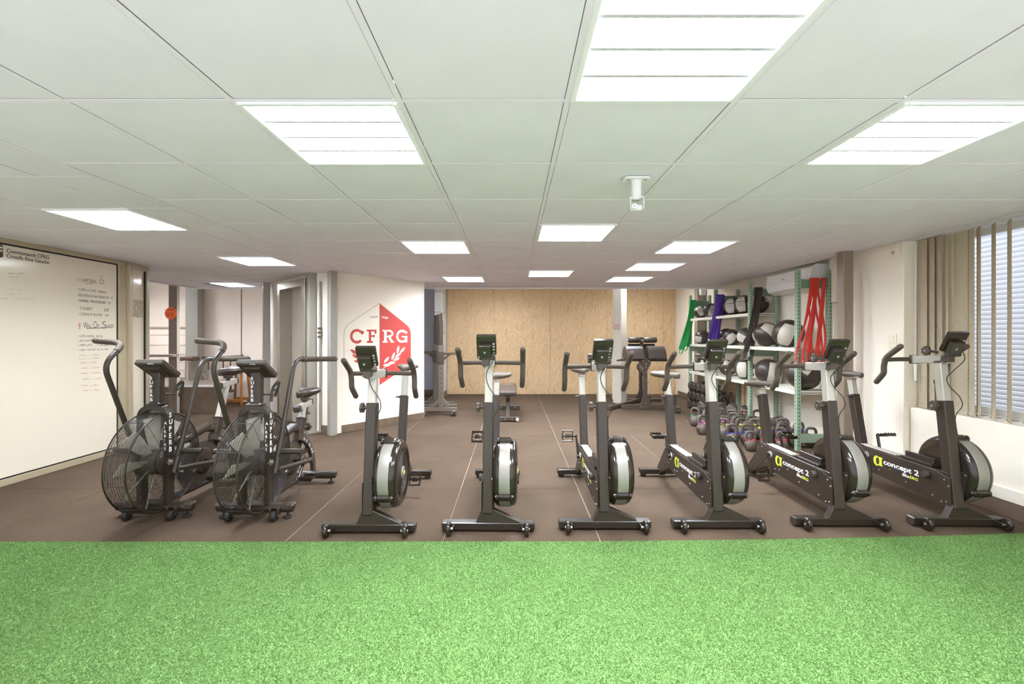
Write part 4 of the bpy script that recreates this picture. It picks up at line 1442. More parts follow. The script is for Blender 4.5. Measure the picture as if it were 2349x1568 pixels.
    # drive casing between fan and seat tube
    b = MB(); b.prism([(.30, .10), (.46, .10), (.60, .22), (.62, .33), (.53, .42), (.40, .44), (.26, .30), (.24, .20)], .075, frame_matrix((-.035, 0, 0), (0, 1, 0), (0, 0, 1)), .006); dc = part('drive_cover', b, 'plastic', t)
    b = MB(frame_matrix((.040, .44, .28), (0, 1, 0), (0, 0, 1))); b.lathe([(0, 0), (.105, 0), (.108, .006), (.09, .012), (0, .012)], 28); part('chain_disc', b, 'black', dc)
    b = MB(); b.box((.05, .27, .18), (.006, .13, .16), .002); b.box((.055, .24, .25), (.02, .05, .04), .004); part('side_plate', b, 'black', dc)
    b = MB(); b.cyl((.05, .29, .24), (.085, .29, .24), .012, 8); b.box((.075, .285, .235), (.015, .05, .02), .003); part('tension_bolt', b, 'chrome', dc)
    # frame tubes
    b = MB(); b.tube(fillet([(0, .05, .50), (0, .30, .47), (0, .52, .52), (0, .60, .50)], .06, 4), .028, 12); b.beam((.0, .36, .50), (.0, .56, .54), .065, .04, .01); part('top_tube', b, 'black', t)
    S0, S1 = V((0, .50, .10)), V((0, .69, .58))
    b = MB(); b.beam(S0, S1, .056, .075, .008, (0, 1, 0)); b.beam(S1 - V((0, .004, .012)), S1, .064, .084, .004, (0, 1, 0)); part('seat_tube', b, 'black', t)
    # cranks
    for s in (-1, 1):
        ang = PI + .85 if s > 0 else .85
        b = MB(); b.beam((s * .135, 0, -.01), (s * .145, 0, .165), .014, .026, .004, (0, 1, 0)); b.cyl((s * .05, 0, 0), (s * .14, 0, 0), .016, 10); ck = part('crank_arm', b, 'gloss', t, loc=(0, .45, .28)); ck.rotation_euler = (-ang + (0 if s < 0 else 0), 0, 0)
        b = MB(frame_matrix((s * .125, 0, 0), (0, 1, 0), (0, 0, 1))); b.lathe([(0, -.004), (.045, -.004), (.045, .004), (0, .004)], 22); part('crank_disc', b, 'black', ck)
        p = pedal(ck, s * .152, s, 0, .155); p.rotation_euler = (ang + .1, 0, 0)
    # rear arc guard with print
    a0, a1 = math.radians(-12), math.radians(80)
    cc = V((.05, .44, .10)); pts = [cc + V((0, math.cos(a0 + (a1 - a0) * k / 16) * .36, math.sin(a0 + (a1 - a0) * k / 16) * .36)) for k in range(17)]
    b = MB(); b.ribbon(pts, .03, .045, (1, 0, 0)); ag = part('arc_guard', b, 'plastic', t)
    b = MB(); b.beam((.03, .56, .30), (.04, .74, .31), .03, .05, .006); part('guard_bracket', b, 'black', ag)
    for i, ch in enumerate('AIR BIKE'):
        if ch != ' ':
            a = math.radians(66 - i * 5.2)
            p = cc + V((.0158, math.cos(a) * .346, math.sin(a) * .346))
            text(ch, 'print', ag, frame_matrix(p, (0, math.sin(a), -math.cos(a)), (0, math.cos(a), math.sin(a))), h=.024, bold=.03)
    # seat assembly (moves with the seat height)
    ax = (S1 - S0).normalized()
    b = MB(); b.beam(S1 - ax * .12, S1 + ax * .30, .040, .052, .004, (0, 1, 0)); part('seat_post', b, 'silver', t, 'silver seat post')
    T = S1 + ax * .30
    b = MB(); b.beam(T + V((0, -.10, -.01)), T + V((0, .13, .012)), .042, .045, .003); part('slider', b, 'silver', t, 'silver saddle slider')
    b = MB(); b.beam(T + V((0, -.145, -.015)), T + V((0, -.085, -.009)), .058, .058, .012); part('slider_end', b, 'plastic', t)
    b = MB(); b.beam(T + V((0, .12, .012)), T + V((0, .14, .014)), .048, .05, .004); part('slider_cap', b, 'plastic', t)
    b = MB(); b.prism(knob_mb(.032), .022, Matrix.Translation(T + V((0, .05, -.085))), .003); b.cyl(T + V((0, .05, -.07)), T + V((0, .05, -.02)), .012, 8); part('slider_knob', b, 'plastic', t)
    b = MB(); b.box(T + V((0, .02, .055)), (.05, .06, .03), .004); b.cyl(T + V((0, .02, .0)), T + V((0, .02, .08)), .018, 10)
    for q in (-1, 1):
        b.tube(fillet([T + V((q * .012, -.08, .085)), T + V((q * .025, -.02, .065)), T + V((q * .025, .07, .065)), T + V((q * .04, .11, .085))], .03, 3), .004, 6)
    part('saddle_clamp', b, 'frame', t)
    part('saddle', saddle_mb(.27, .20, .075), 'saddle', t, None, T + V((0, .02, .105)))
    b = MB(); b.prism(knob_mb(.034, .02, 5), .024, frame_matrix(S1 + V((0, .125, -.10)), (1, 0, 0), (0, 0, 1)), .003); b.cyl(S1 + V((0, .0, -.09)), S1 + V((0, .12, -.10)), .012, 8); part('tube_knob', b, 'plastic', t)
    return t


fan0 = make_fan()
fan1 = copy_tree(fan0)
for o, x, y, dz, rz, lab in ((fan0, -2.525, 3.205, .0, .0, 'black fan bike beside the glass writing wall, its saddle raised high'), (fan1, -1.805, 3.185, -.18, .0, 'black fan bike with lowered saddle, between another fan bike and the row of belt bikes')):
    o['label'] = lab
    o['group'] = 'fan bikes'
    o.location = (x, y, .0005); o.rotation_euler = (0, 0, rz)
    for nm in ('seat_post', 'slider', 'slider_end', 'slider_cap', 'slider_knob', 'saddle_clamp', 'saddle'):
        for c in kids(o, nm):
            c.location = c.location + V((0, dz * .395, dz))


# ================================================================== SHELVING
SX0, SX1 = 3.16, 3.55
SY = [8.10, 7.08, 6.05, 5.04]
rack = thing('storage_rack', 'green slotted steel rack with pale shelves of wall balls along the cream wall', 'rack', ((SX0 + SX1) / 2, 6.57, 0))
RO = V(rack.location)
TOP = 2.01


def upright_mesh():
    b = MB()
    L = .045; tk = .004
    b.box((0, 0, TOP / 2), (L, tk, TOP)); b.box((-L / 2 + tk / 2, L / 2, TOP / 2), (tk, L, TOP)); b.box((L / 2 - tk / 2, L / 2, TOP / 2), (tk, L, TOP))
    b.m = 1
    for k in range(48):
        b.box((.004, -.0022, .06 + k * .0405), (.008, .001, .016))
        b.box((-L / 2 - .0002, .022, .06 + k * .0405), (.001, .008, .016))
    return b.mesh('upright', ['green', 'slot'])


ume = upright_mesh()
for y in SY:
    for x in (SX0 + .022, SX1 - .022):
        part('upright', ume, None, rack, loc=V((x, y, 0)) - RO)
    for z in ((1.86, 1.06, .14) if y != SY[3] else (1.86, 1.06, .14)):
        b = MB(); b.box((0, 0, 0), (SX1 - SX0 - .05, .012, .10), .002); pl = part('cross_plate', b, 'greendk' if z > 1.5 else 'green', rack, loc=V(((SX0 + SX1) / 2, y + .008, z)) - RO)
for z in (1.58, 1.135, .655):
    for a, e in zip(SY[:-1], SY[1:]):
        if z > 1.5 and e < 5.5:
            continue
        b = MB(); b.box((0, 0, 0), (SX1 - SX0 - .004, a - e - .006, .014), .001)
        for s in (-1, 1):
            b.box((s * ((SX1 - SX0) / 2 - .003), 0, -.012), (.006, a - e - .006, .042), .001)
        b.box((0, 0, -.02), (.3, a - e - .02, .012))
        part('shelf_board', b, 'shelf', rack, loc=V(((SX0 + SX1) / 2, (a + e) / 2, z)) - RO)

# ------------------------------------------------------------------ wall balls


def ball_parts(r, seed, printed, loc, rz, tiltx, lab):
    rg = random.Random(seed)
    t = thing('wall_ball', lab, 'ball', loc, 0, 'wall balls on the rack')
    R = Matrix.Rotation(rz, 4, 'Z') @ Matrix.Rotation(tiltx, 4, 'X')
    nu, nv = 32, 18
    b = MB()
    vs, fs = [], []

    def pt(j, k, e=0):
        th = PI * j / nv; a = 2 * PI * k / nu
        d = V((math.sin(th) * math.cos(a), math.sin(th) * math.sin(a), -math.cos(th)))
        # seams between six gores are slightly sunk
        sink = max(0, 1 - abs(((k / nu * 6) % 1) - .0) * 6) + max(0, 1 - abs(((k / nu * 6) % 1) - 1.0) * 6)
        eq = max(0, 1 - abs(j - nv / 2) * .9)
        q = d * (r * (1 - .022 * sink * math.sin(th) - .018 * eq) + e)
        q = R @ q
        q.z *= .955
        return q + V((0, 0, r * .955))
    for j in range(nv + 1):
        for k in range(nu):
            vs.append(pt(j, k))
    for j in range(nv):
        for k in range(nu):
            l = (k + 1) % nu
            fs.append((j * nu + k, j * nu + l, (j + 1) * nu + l, (j + 1) * nu + k))
    b.add(vs, fs, True)
    part('ball_cover', b, 'leather', t)
    # grey leather panels, sewn over alternate gores
    for g in (0, 2, 4):
        b = MB(); vs, fs = [], []
        ks = list(range(int(nu * g / 6), int(nu * (g + 1) / 6) + 1))
        js = list(range(4, nv // 2 + 1)) if (g + seed) % 2 else list(range(nv // 2, nv - 3))
        js = js if g else list(range(4, nv - 3))
        for j in js:
            for k in ks:
                vs.append(pt(j, k, .0018))
        w = len(ks)
        for a in range(len(js) - 1):
            for c in range(w - 1):
                fs.append((a * w + c, a * w + c + 1, (a + 1) * w + c + 1, (a + 1) * w + c))
        b.add(vs, fs, True)
        pn = part('grey_panel', b, 'leathergrey', t, 'pale grey leather panel')
        if printed and g == 0:
            b = MB(); jm = js[len(js) // 2]
            b.tube([pt(jm + 1.2, k, .0032) for k in ks], .004, 4)
            for row in (0, -1.2):
                for c in range(7):
                    k0 = ks[0] + (w - 1) * (.14 + .105 * c)
                    b.tube([pt(jm + row - .25, k0, .0035), pt(jm + row + .25, k0 + .18, .0035)], .0028, 4)
            part('stripe_print', b, 'frame', pn)
    return t


z1, z2, z3 = 1.589, 1.144, .664
BALLS = [  # x, y, z, r, seed, printed, rz, tilt, label
    (3.27, 7.90, z1, .115, 1, 1, -2.4, .5, 'wall ball at the far end of the top shelf, beside the green bands'),
    (3.30, 7.55, z1, .125, 2, 1, -2.2, -.3, 'dark wall ball with pale patch, second from the green bands, top shelf'),
    (3.37, 7.16, z1, .14, 3, 0, .2, .1, 'dark wall ball on the top shelf directly behind the purple bands'),
    (3.33, 6.84, z1, .145, 4, 1, -2.95, .1, 'pale wall ball with dark stripe on the top shelf, just right of the purple bands'),
    (3.34, 6.52, z1, .145, 5, 1, -3.0, .15, 'pale striped wall ball on the top shelf, next but one right of the purple bands'),
    (3.37, 6.225, z1, .135, 6, 1, -3.3, .2, 'wall ball on the top shelf behind the black bands, rear right one, mostly dark'),
    (3.29, 7.86, z2, .125, 7, 0, 1.1, .2, 'round dark wall ball on the middle shelf nearest the green bands'),
    (3.36, 7.49, z2, .115, 8, 0, -2.8, .4, 'wall ball on the middle shelf behind the purple bands'),
    (3.38, 7.16, z2, .135, 9, 0, .9, -.3, 'black wall ball on the middle shelf just right of the purple bands'),
    (3.30, 6.83, z2, .125, 10, 0, -2.6, -.7, 'wall ball with a pale lower patch in the centre of the middle shelf'),
    (3.36, 6.50, z2, .135, 11, 0, 1.0, .5, 'dark wall ball on the middle shelf directly left of the black bands'),
    (3.32, 5.93, z2, .165, 12, 0, -1.9, .8, 'big dark wall ball with pale edge, middle shelf, beside the black bands'),
    (3.33, 5.48, z2, .175, 13, 0, -2.75, -.35, 'biggest half pale wall ball on the middle shelf, left of the red bands'),
    (3.28, 7.86, z3, .125, 14, 0, -2.7, .0, 'pale wall ball at the far end of the bottom shelf, under the green bands'),
    (3.36, 7.08, z3, .13, 15, 0, -2.5, .6, 'wall ball on the bottom shelf with pale top, half hidden by a bike handlebar'),
    (3.34, 6.52, z3, .145, 16, 0, -2.9, .0, 'mostly pale wall ball on the bottom shelf left of the rack upright'),
    (3.35, 5.96, z3, .165, 17, 0, -2.0, -.15, 'big wall ball on the bottom shelf with a pale left and black right half'),
    (3.34, 5.20, z3, .185, 18, 0, 1.2, .6, 'large black wall ball on the bottom shelf under the red bands'),
]
for (x, y, z, r, sd, pr, rz, tx, lab) in BALLS:
    ball_parts(r, sd, pr, (x, y, z), rz, tx, lab)

# ------------------------------------------------------------------ resistance bands hung over the cross plates


def band(m_, x, y, zt, zb, xb, spread, w, seed, lab, grp, wob=.02):
    wob *= .8
    rg = random.Random(seed)
    pts = []
    N = 26
    for k in range(N + 1):
        t = k / N
        pts.append((x + (xb - spread / 2 - x) * t ** 1.3 + math.sin(5 * t + seed) * wob * .3 * math.sin(PI * t), y - .012 - .035 * t, zt + (zb + spread * .5 - zt) * t))
    for k in range(1, 6):
        a = PI * k / 6
        pts.append((xb - spread / 2 * math.cos(a), y - .042, zb + spread * .5 - math.sin(a) * spread * .5))
    for k in range(N + 1):
        t = 1 - k / N
        pts.append((x + .015 + (xb + spread / 2 - x) * t ** 1.15 + math.sin(6 * t + seed * 2) * wob * math.sin(PI * t), y + .022 - .06 * t, zt + (zb + spread * .5 - zt) * t))
    pts += [(x + .010, y + .022, zt + .012), (x + .004, y + .008, zt + .020), (x, y - .008, zt + .014)]
    n = len(pts)
    wd = []
    for k in range(n):
        tw = .4 * math.sin(k * .18 + seed)
        wd.append(V((math.cos(tw), math.sin(tw) * .6, .0 if k < N or k > N + 6 else 0.01)))
    # around the bottom bend the strip lies across the bend
    for k in range(N - 1, N + 8):
        wd[k] = V((.15, 1, .1))
    b = MB(); b.ribbon(pts, w, .0045, wd, True, False)
    o = solo('resistance_band', b, m_, lab, 'band', group=grp)
    return o


for i, (dx, zb, xb, sp) in enumerate(((0, .97, 2.98, .04), (.05, 1.02, 3.06, .05))):
    band('bgreen', 3.20 + dx, 8.10, 1.91, zb, xb, sp, .064, i, ('broad green band at the far end of the rack, the longer left one', 'broad green band at the far end of the rack, the right one of two')[i], 'green bands')
for i, (dx, zb, xb, sp) in enumerate(((0, .96, 3.0, .05), (.03, 1.00, 3.03, .06), (.065, .98, 3.08, .09), (.10, 1.05, 3.14, .07))):
    band('bpurple', 3.185 + dx, 7.08, 1.91, zb, xb, sp, .034, 10 + i, 'purple band of the bundle hung from the second rack upright', 'purple bands')
for i, (dx, zb, xb, sp) in enumerate(((0, .95, 3.09, .085), (.03, .98, 3.11, .07), (.06, .96, 3.12, .10), (.085, 1.0, 3.125, .06))):
    band('bblack', 3.235 + dx, 6.05, 1.91, zb, xb, sp, .022, 20 + i, 'black band of the bundle hung from the third rack upright', 'black bands')
for i, (dx, zb, xb, sp) in enumerate(((0, .96, 3.18, .14), (.022, .99, 3.20, .17), (.042, .95, 3.23, .10), (.06, .98, 3.30, .13), (.078, .97, 3.28, .18), (.13, .96, 3.36, .09), (.15, .99, 3.38, .07))):
    band('bred', 3.315 + dx, 5.04, 1.905, zb, xb, sp, .020, 30 + i, 'thin red band of the bundle hung from the nearest rack upright', 'red bands', .03)

# ------------------------------------------------------------------ kettlebells


def make_kettle(cm):
    t = thing('kettlebell', 'x', 'kettlebell')
    r = .066
    b = MB(); b.lathe([(.0, 0), (.042, 0), (.050, .006), (.062, .030), (.0665, .060), (.063, .088), (.052, .110), (.036, .122), (.0, .126)], 22); part('bell', b, 'iron', t)
    b = MB(); pts = fillet([(-.034, 0, .108), (-.054, 0, .172), (-.036, 0, .216), (.036, 0, .216), (.054, 0, .172), (.034, 0, .108)], .045, 5)
    b.tube(pts, .0155, 10); part('handle', b, 'iron', t)
    me = None
    for s in (-1, 1):
        b = MB(); b.cyl((s * .0375, 0, .116), (s * .0425, 0, .134), .0185, 12); part('colour_ring', b, cm, t)
    b = MB(frame_matrix((-.0655, 0, .058), (0, -1, 0), (0, 0, 1))); b.lathe([(.0, -.006), (.028, -.006), (.030, .0), (.024, .0006), (.0, .0006)], 16); part('weight_disc', b, 'hexrub', t)
    return t


KB = {c: None for c in ('kred', 'kblue', 'kyellow', 'kpink', 'kgreen', 'korange', 'kwhite')}
cn = {'kred': 'red', 'kblue': 'blue', 'kyellow': 'yellow', 'kpink': 'pink', 'kgreen': 'green', 'korange': 'orange', 'kwhite': 'white'}
ROWS = [  # ring colour, y, first x, size, how the row is told
    ('kred', 5.06, 2.655, .96, 'foremost row, red rings'), ('kred', 5.25, 2.93, .98, 'second red ringed row'),
    ('kblue', 5.36, 2.60, 1.06, 'first blue ringed row'), ('kblue', 5.50, 2.86, 1.06, 'second blue ringed row'),
    ('kyellow', 5.66, 2.64, 1.12, 'first yellow ringed row'), ('kyellow', 5.84, 2.72, 1.12, 'second yellow ringed row'),
    ('kpink', 5.90, 2.475, 1.12, 'pink ringed row sticking out to the open floor'), ('kpink', 6.06, 2.60, 1.14, 'second pink ringed row'),
    ('kgreen', 6.26, 2.68, 1.16, 'first green ringed row'), ('kgreen', 6.44, 2.60, 1.16, 'second green ringed row'),
    ('korange', 6.64, 2.86, 1.16, 'first orange ringed row'), ('korange', 6.82, 2.96, 1.16, 'second orange ringed row'),
    ('kwhite', 7.0, 3.02, 1.14, 'last row, white rings'),
]
placed = []
ordk = ('first', 'second', 'third', 'fourth', 'fifth', 'sixth')
rk = random.Random(11)
for (c, y, x0, s, told) in ROWS:
    n = 0
    x = x0
    while x < 3.47 and n < 5:
        yy = y + rk.uniform(-.012, .012)
        ok = all((x - a) ** 2 + (yy - e) ** 2 > .150 ** 2 for a, e in placed)
        for u in SY:        # keep clear of the rack uprights and the lowest cross plates
            if abs(yy - u - .02) < .105 and x > SX0 - .08:
                ok = False
        if ok:
            if KB[c] is None:
                KB[c] = o = make_kettle(c)
            else:
                o = copy_tree(KB[c])
            o['label'] = 'grey kettlebell, %s from the open floor, %s' % (ordk[n], told)
            o['group'] = 'kettlebells on the floor by the rack'
            o.location = (x, yy, .0005); o.scale = (s, s, s); o.rotation_euler = (0, 0, rk.uniform(-.95, .5))
            placed.append((x, yy)); n += 1
            x += .175
        else:
            x += .02

# ------------------------------------------------------------------ hex dumbbells on a low rack
dr_ = thing('dumbbell_stand', 'low dark three tier stand of black hexagonal dumbbells under the bottom shelf', 'stand', (3.24, 7.60, 0))
for z, dx in ((.016, 0), (.178, .0), (.340, 0)):
    for s in (-.085, .085):
        b = MB(); b.box((s + dx, 0, z), (.025, .98, .016), .003); part('support_rail', b, 'frame', dr_)
for y in (-.48, .48):
    b = MB(); b.box((.19, y, .20), (.03, .03, .40), .003); b.box((.02, y, .012), (.3, .03, .024), .003); b.box((.05, y, .178), (.28, .03, .016), .003); b.box((.05, y, .34), (.28, .03, .016), .003); part('end_frame', b, 'frame', dr_)


def make_bell(r, L):
    t = thing('dumbbell', 'x', 'dumbbell')
    for s in (-1, 1):
        hexa = [(r * math.cos(PI / 6 + PI / 3 * k), r * math.sin(PI / 6 + PI / 3 * k)) for k in range(6)]
        b = MB(); b.prism(hexa, L * .31, frame_matrix((s * L * .345 - L * .155, 0, r * .866 + .0), (0, 1, 0), (0, 0, 1)), .014); part('hex_head', b, 'hexrub', t)
    b = MB(); b.tube([(-L * .2, 0, r * .866), (0, 0, r * .866), (L * .2, 0, r * .866)], [.013, .016, .013], 10); part('handle', b, 'chrome', t)
    return t


d0 = {}
rowname = ('bottom', 'middle', 'top')
ordn = ('first from the near end', 'second from the near end', 'third from the near end', 'fourth from the near end', 'fifth from the near end')
for q, (z, dx, r, n) in enumerate(((.024, 0, .081, 5), (.186, 0, .080, 5), (.348, 0, .074, 5))):
    for k in range(n):
        if q not in d0:
            d0[q] = o = make_bell(r, .32 - q * .01)
        else:
            o = copy_tree(d0[q])
        o.location = (3.24 + dx, 7.255 + k * .172, z + .0005)
        o['label'] = 'black hexagonal dumbbell on the %s tier, %s' % (rowname[q], ordn[k])
        o['group'] = 'hexagonal dumbbells'
b = MB(); b.box((0, 0, .33), (.018, .84, .64), .002)
solo('strand_board', b, 'osb', 'loose strand board panel leaning upright against the wall under the bottom shelf', 'board', (3.575, 7.42, .002))

# ------------------------------------------------------------------ air conditioner
ac = thing('air_conditioner', 'white wall mounted air conditioner between the shelves and the steel column', 'air conditioner', (3.60, 5.575, 1.82))
b = MB(); prof = [(0, .0), (0, .27), (-.17, .27), (-.215, .24), (-.225, .10), (-.205, .035), (-.13, .0)]
b.prism(prof[::-1], .90, frame_matrix((0, .45, 0), (1, 0, 0), (0, 0, 1)), .006); part('body', b, 'white', ac)
b = MB(); b.prism([(-.1, -.002), (-.195, .022), (-.2, .016), (-.105, -.010)], .82, frame_matrix((0, .43, 0), (1, 0, 0), (0, 0, 1))); part('air_flap', b, 'shelf', ac)
b = MB(); b.box((-.2195, 0, .135), (.006, .90, .004)); part('front_seam', b, 'postgrey', ac)
b = MB(); b.box((-.2255, .08, .165), (.003, .05, .01), .001); part('badge', b, 'postgrey', ac)

# ------------------------------------------------------------------ sockets, switches, alarm box


def plate(lab, x, y, z, w, h, nx, kind):
    # plate on a wall facing -x
    t = thing(kind, lab, kind.replace('_', ' '), (x, y, z))
    b = MB(); b.box((-.005, 0, 0), (.010, w, h), .003); part('face_plate', b, 'cream', t)
    b = MB()
    if kind == 'wall_socket':
        b.cyl((-.010, 0, 0), (-.0125, 0, 0), .022, 16); b.m = 1; b.cyl((-.0125, 0, 0), (-.013, 0, 0), .008, 10); part('socket_ring', b, ['shelf', 'frame'], t)
    else:
        b.box((-.0125, 0, 0), (.005, w * .62, h * .62), .002); part('rocker', b, 'cream', t)
    return t


plate('white wall socket high up on the cream wall stub, near the ceiling', 3.45, 4.10, 2.03, .085, .085, 0, 'wall_socket')
plate('white light switch on the cream wall stub, upper one of two', 3.45, 4.11, 1.255, .085, .085, 0, 'light_switch')
plate('white light switch on the cream wall stub, lower one of two', 3.45, 4.11, 1.165, .085, .085, 0, 'light_switch')
sn = thing('alarm_sensor', 'small white box sensor high on the far dark column', 'sensor', (3.36, 8.02, 2.08))
b = MB(); b.box((0, 0, 0), (.10, .07, .15), .012); b.box((.06, 0, .05), (.06, .03, .03), .003); part('sensor_body', b, 'white', sn)
b = MB(); b.box((-.005, -.037, -.02), (.06, .006, .06), .003); part('lens', b, 'shelf', sn)
b = MB(); b.box((.16, .02, .05), (.16, .02, .02), .002); part('mount_arm', b, 'white', sn)

# ------------------------------------------------------------------ vertical blind
vb = thing('vertical_blind', 'beige vertical slat blind, bunched at its left end, in front of the window', 'blind', (3.56, 2.8, 0))
b = MB(); b.box((0, .05, 2.14), (.05, 2.3, .045), .003); part('head_rail', b, 'white', vb)
b0 = MB()
ps = [(-.0635 + .127 * k / 6, .006 * math.sin(PI * k / 6)) for k in range(7)]
poly = ps + [(p[0], p[1] + .0009) for p in ps[::-1]]
b0.prism(poly, 1.45, Matrix.Translation((0, 0, .655)))
slat_me = b0.mesh('blind_slat', 'fabric')
bw = MB(); bw.box((0, .003, .675), (.128, .0035, .035), .001); wt = bw.mesh('slat_weight', 'fabric')
slats = []
y = 3.955
for k in range(7):
    slats.append((y - 2.8, (-.25, -.45)[k % 2] - .02 * k)); y -= .036
for yy, a in ((3.70, .30), (3.60, -.12), (3.53, -.38)):
    slats.append((yy - 2.8, a))
for k in range(12):
    slats.append((3.462 - k * .107 - 2.8, -.62 - .02 * k))
for (yy, a) in slats:
    # slat direction measured from the wall direction (+y); the wall runs along y
    s = part('blind_slat', slat_me, None, vb, loc=(0, yy, 0), rot=(0, 0, PI / 2 + a))
    part('slat_weight', wt, None, s)
b = MB()
yl = sorted([q[0] for q in slats])
for a, e in zip(yl[:-1], yl[1:]):
    if e - a > .06:
        b.tube([(-.02, a + (e - a) * t / 6, .69 - .02 * math.sin(PI * t / 6)) for t in range(7)], .0018, 5)
part('bead_chain', b, 'white', vb)
b = MB(); b.tube([(-.045, 1.155, 2.07), (-.045, 1.155, 1.05)], .003, 6); b.box((-.045, 1.155, .97), (.018, .018, .17), .004); part('pull_cord', b, 'white', vb)

# ------------------------------------------------------------------ ceiling bracket
cb = thing('ceiling_bracket', 'empty white mounting bracket hanging from the ceiling tiles', 'bracket', (.655, 2.40, CEIL - .001))
b = MB(); b.prism([(p.x, p.y) for p in fillet([(0, -.04, 0), (.07, -.04, 0), (.07, .04, 0), (-.07, .04, 0), (-.07, -.04, 0), (-.0001, -.04, 0)], .028, 4)][:-1], .012, Matrix.Translation((0, 0, -.012)), .003); part('base_plate', b, 'white', cb)
b = MB(); b.lathe([(.032, -.012), (.027, -.02), (.026, -.11), (.026, -.115)], 20); part('stem', b, 'white', cb)
b = MB()
m = Matrix.Rotation(-.25, 4, 'Z')
b.xf = m
for s in (-1, 1):
    b.prism([(-.028, -.105), (-.030, -.17), (.02, -.175), (.032, -.15), (.032, -.105)][::-1], .004, frame_matrix((s * .033 + .002, 0, 0), (0, 1, 0), (0, 0, 1)), .001)
b.box((0, .0, -.108), (.07, .06, .006), .002); fk_ = part('fork', b, 'white', cb)
b = MB(m); b.cyl((-.03, -.0, -.155), (.03, 0, -.155), .017, 14, .002); b.cyl((-.01, -.028, -.153), (-.01, 0, -.153), .016, 14, .003); part('tilt_joint', b, 'white', fk_)
b = MB(m); b.cyl((.036, 0, -.155), (.040, 0, -.155), .010, 6); b.cyl((-.01, -.030, -.153), (-.01, -.027, -.153), .004, 8); part('set_screw', b, 'postgrey', fk_)
for s in (-1, 1):
    b = MB(); b.cyl((s * .045, -.01, -.0125), (s * .045, -.01, -.0145), .008, 10); part('screw', b, 'postgrey', cb)

# ------------------------------------------------------------------ padded bench
bn = thing('bench', 'flat padded bench with dark vinyl seat, seen end on behind the middle bikes', 'bench', (-.075, 7.34, 0))
b = MB(); b.box((0, 0, .425), (.27, 1.22, .07), .02); pd = part('seat_pad', b, 'vinyl', bn)
b = MB(); b.box((0, .42, .4608), (.16, .05, .002)); part('pad_label', b, 'label', pd)
b = MB(); b.box((0, -.02, .372), (.08, 1.06, .05), .005); part('spine', b, 'frame', bn)
b = MB(); b.beam((0, -.34, .37), (0, -.52, .05), .06, .06, .004); b.prism([(-.02, .35), (-.16, .37), (-.16, .30)], .006, frame_matrix((-.003, -.15, 0), (0, 1, 0), (0, 0, 1))); part('front_leg', b, 'frame', bn)
b = MB(); b.beam((0, .40, .37), (0, .54, .05), .06, .06, .004); part('rear_leg', b, 'frame', bn)
for y, w in ((-.55, .34), (.57, .40)):
    b = MB(); b.box((0, y, .042), (w, .06, .06), .005); fb = part('foot_bar', b, 'frame', bn)
    if y < 0:
        for s in (-1, 1):
            b = MB(); b.cyl((s * .125, y - .036, .03), (s * .165, y - .036, .03), .03, 16, .004); part('wheel', b, 'label', fb)
        for s in (-.04, .07):
            b = MB(); b.cyl((s, y - .03, .045), (s, y - .037, .045), .010, 8); part('bolt', b, 'bolt', fb)
    else:
        for s in (-.12, .12):
            b = MB(); b.cyl((s, y - .03, .045), (s, y - .037, .045), .010, 8); part('bolt', b, 'bolt', fb)
        b = MB(); b.box((0, y, .007), (w, .07, .014), .002); part('rubber_foot', b, 'rubberblk', fb)

# ------------------------------------------------------------------ back extension bench
gh = thing('back_extension_bench', 'dark steel back extension bench with two half round pads and foot rollers', 'gym bench', (2.31, 7.90, 0))


def bolts(parent, pts, r=.011):
    me = None
    for p in pts:
        if me is None:
            b = MB(); b.cyl((0, 0, 0), (0, -.008, 0), r, 8, .002); me = b.mesh('bolt', 'bolt')
        part('bolt', me, None, parent, loc=p)


b = MB(); b.box((.02, 0, .055), (.88, .06, .07), .005); fb = part('front_foot', b, 'frame', gh)
b = MB(); b.beam((-.66, -.12, .045), (.46, 1.30, .05), .06, .06, .004); part('base_tube', b, 'frame', gh)
b = MB(); b.beam((.43, -.42, .06), (.43, .1, .06), .06, .08, .004); b.box((.45, -.05, .18), (.05, .3, .2), .006); sd = part('side_foot', b, 'frame', gh); bolts(sd, [(.43, -.425, .06)])
b = MB(); b.box((0, .0, .47), (.062, .062, .80), .004); up = part('front_post', b, 'frame', gh)
b = MB(); b.prism([(-.118, .02), (.118, .02), (.118, .06), (.032, .27), (-.032, .27), (-.118, .06)], .008, frame_matrix((0, -.032, 0), (1, 0, 0), (0, 0, 1)), .001); g1 = part('gusset_plate', b, 'frame', up)
bolts(g1, [(-.08, -.042, .06), (.085, -.042, .06), (0, -.042, .12), (0, -.042, .24)])
b = MB(); b.prism([(-.032, .70), (.032, .70), (.085, .80), (.085, .87), (-.085, .87), (-.085, .80)], .008, frame_matrix((0, -.032, 0), (1, 0, 0), (0, 0, 1)), .001); g2 = part('gusset_plate', b, 'frame', up)
bolts(g2, [(-.05, -.042, .85), (0, -.042, .80), (0, -.042, .74), (.05, -.042, .85), (0, -.034, .66), (0, -.034, .52)])
b = MB(); b.box((-.01, .04, .865), (.80, .06, .05), .005); part('pad_beam', b, 'frame', gh)
b = MB(); b.tube([(-.40, .02, .87), (-.50, -.05, .86)], .016, 10); part('grip_bar', b, 'plastic', gh)
for s in (-1, 1):
    b = MB(); m = frame_matrix((s * .192 - .155, .07, .892), (0, 1, 0), (0, 0, 1))
    arc = [(.17 * math.cos(PI * k / 14), .215 * math.sin(PI * k / 14)) for k in range(15)]
    b.prism(arc, .31, m, .012); part('half_round_pad', b, 'vinyl', gh)
b = MB(); b.beam((.03, .1, .62), (.06, .62, .72), .055, .06, .004); b.beam((.06, .5, .68), (.06, .62, .72), .08, .09, .004); part('slide_tube', b, 'frame', gh)
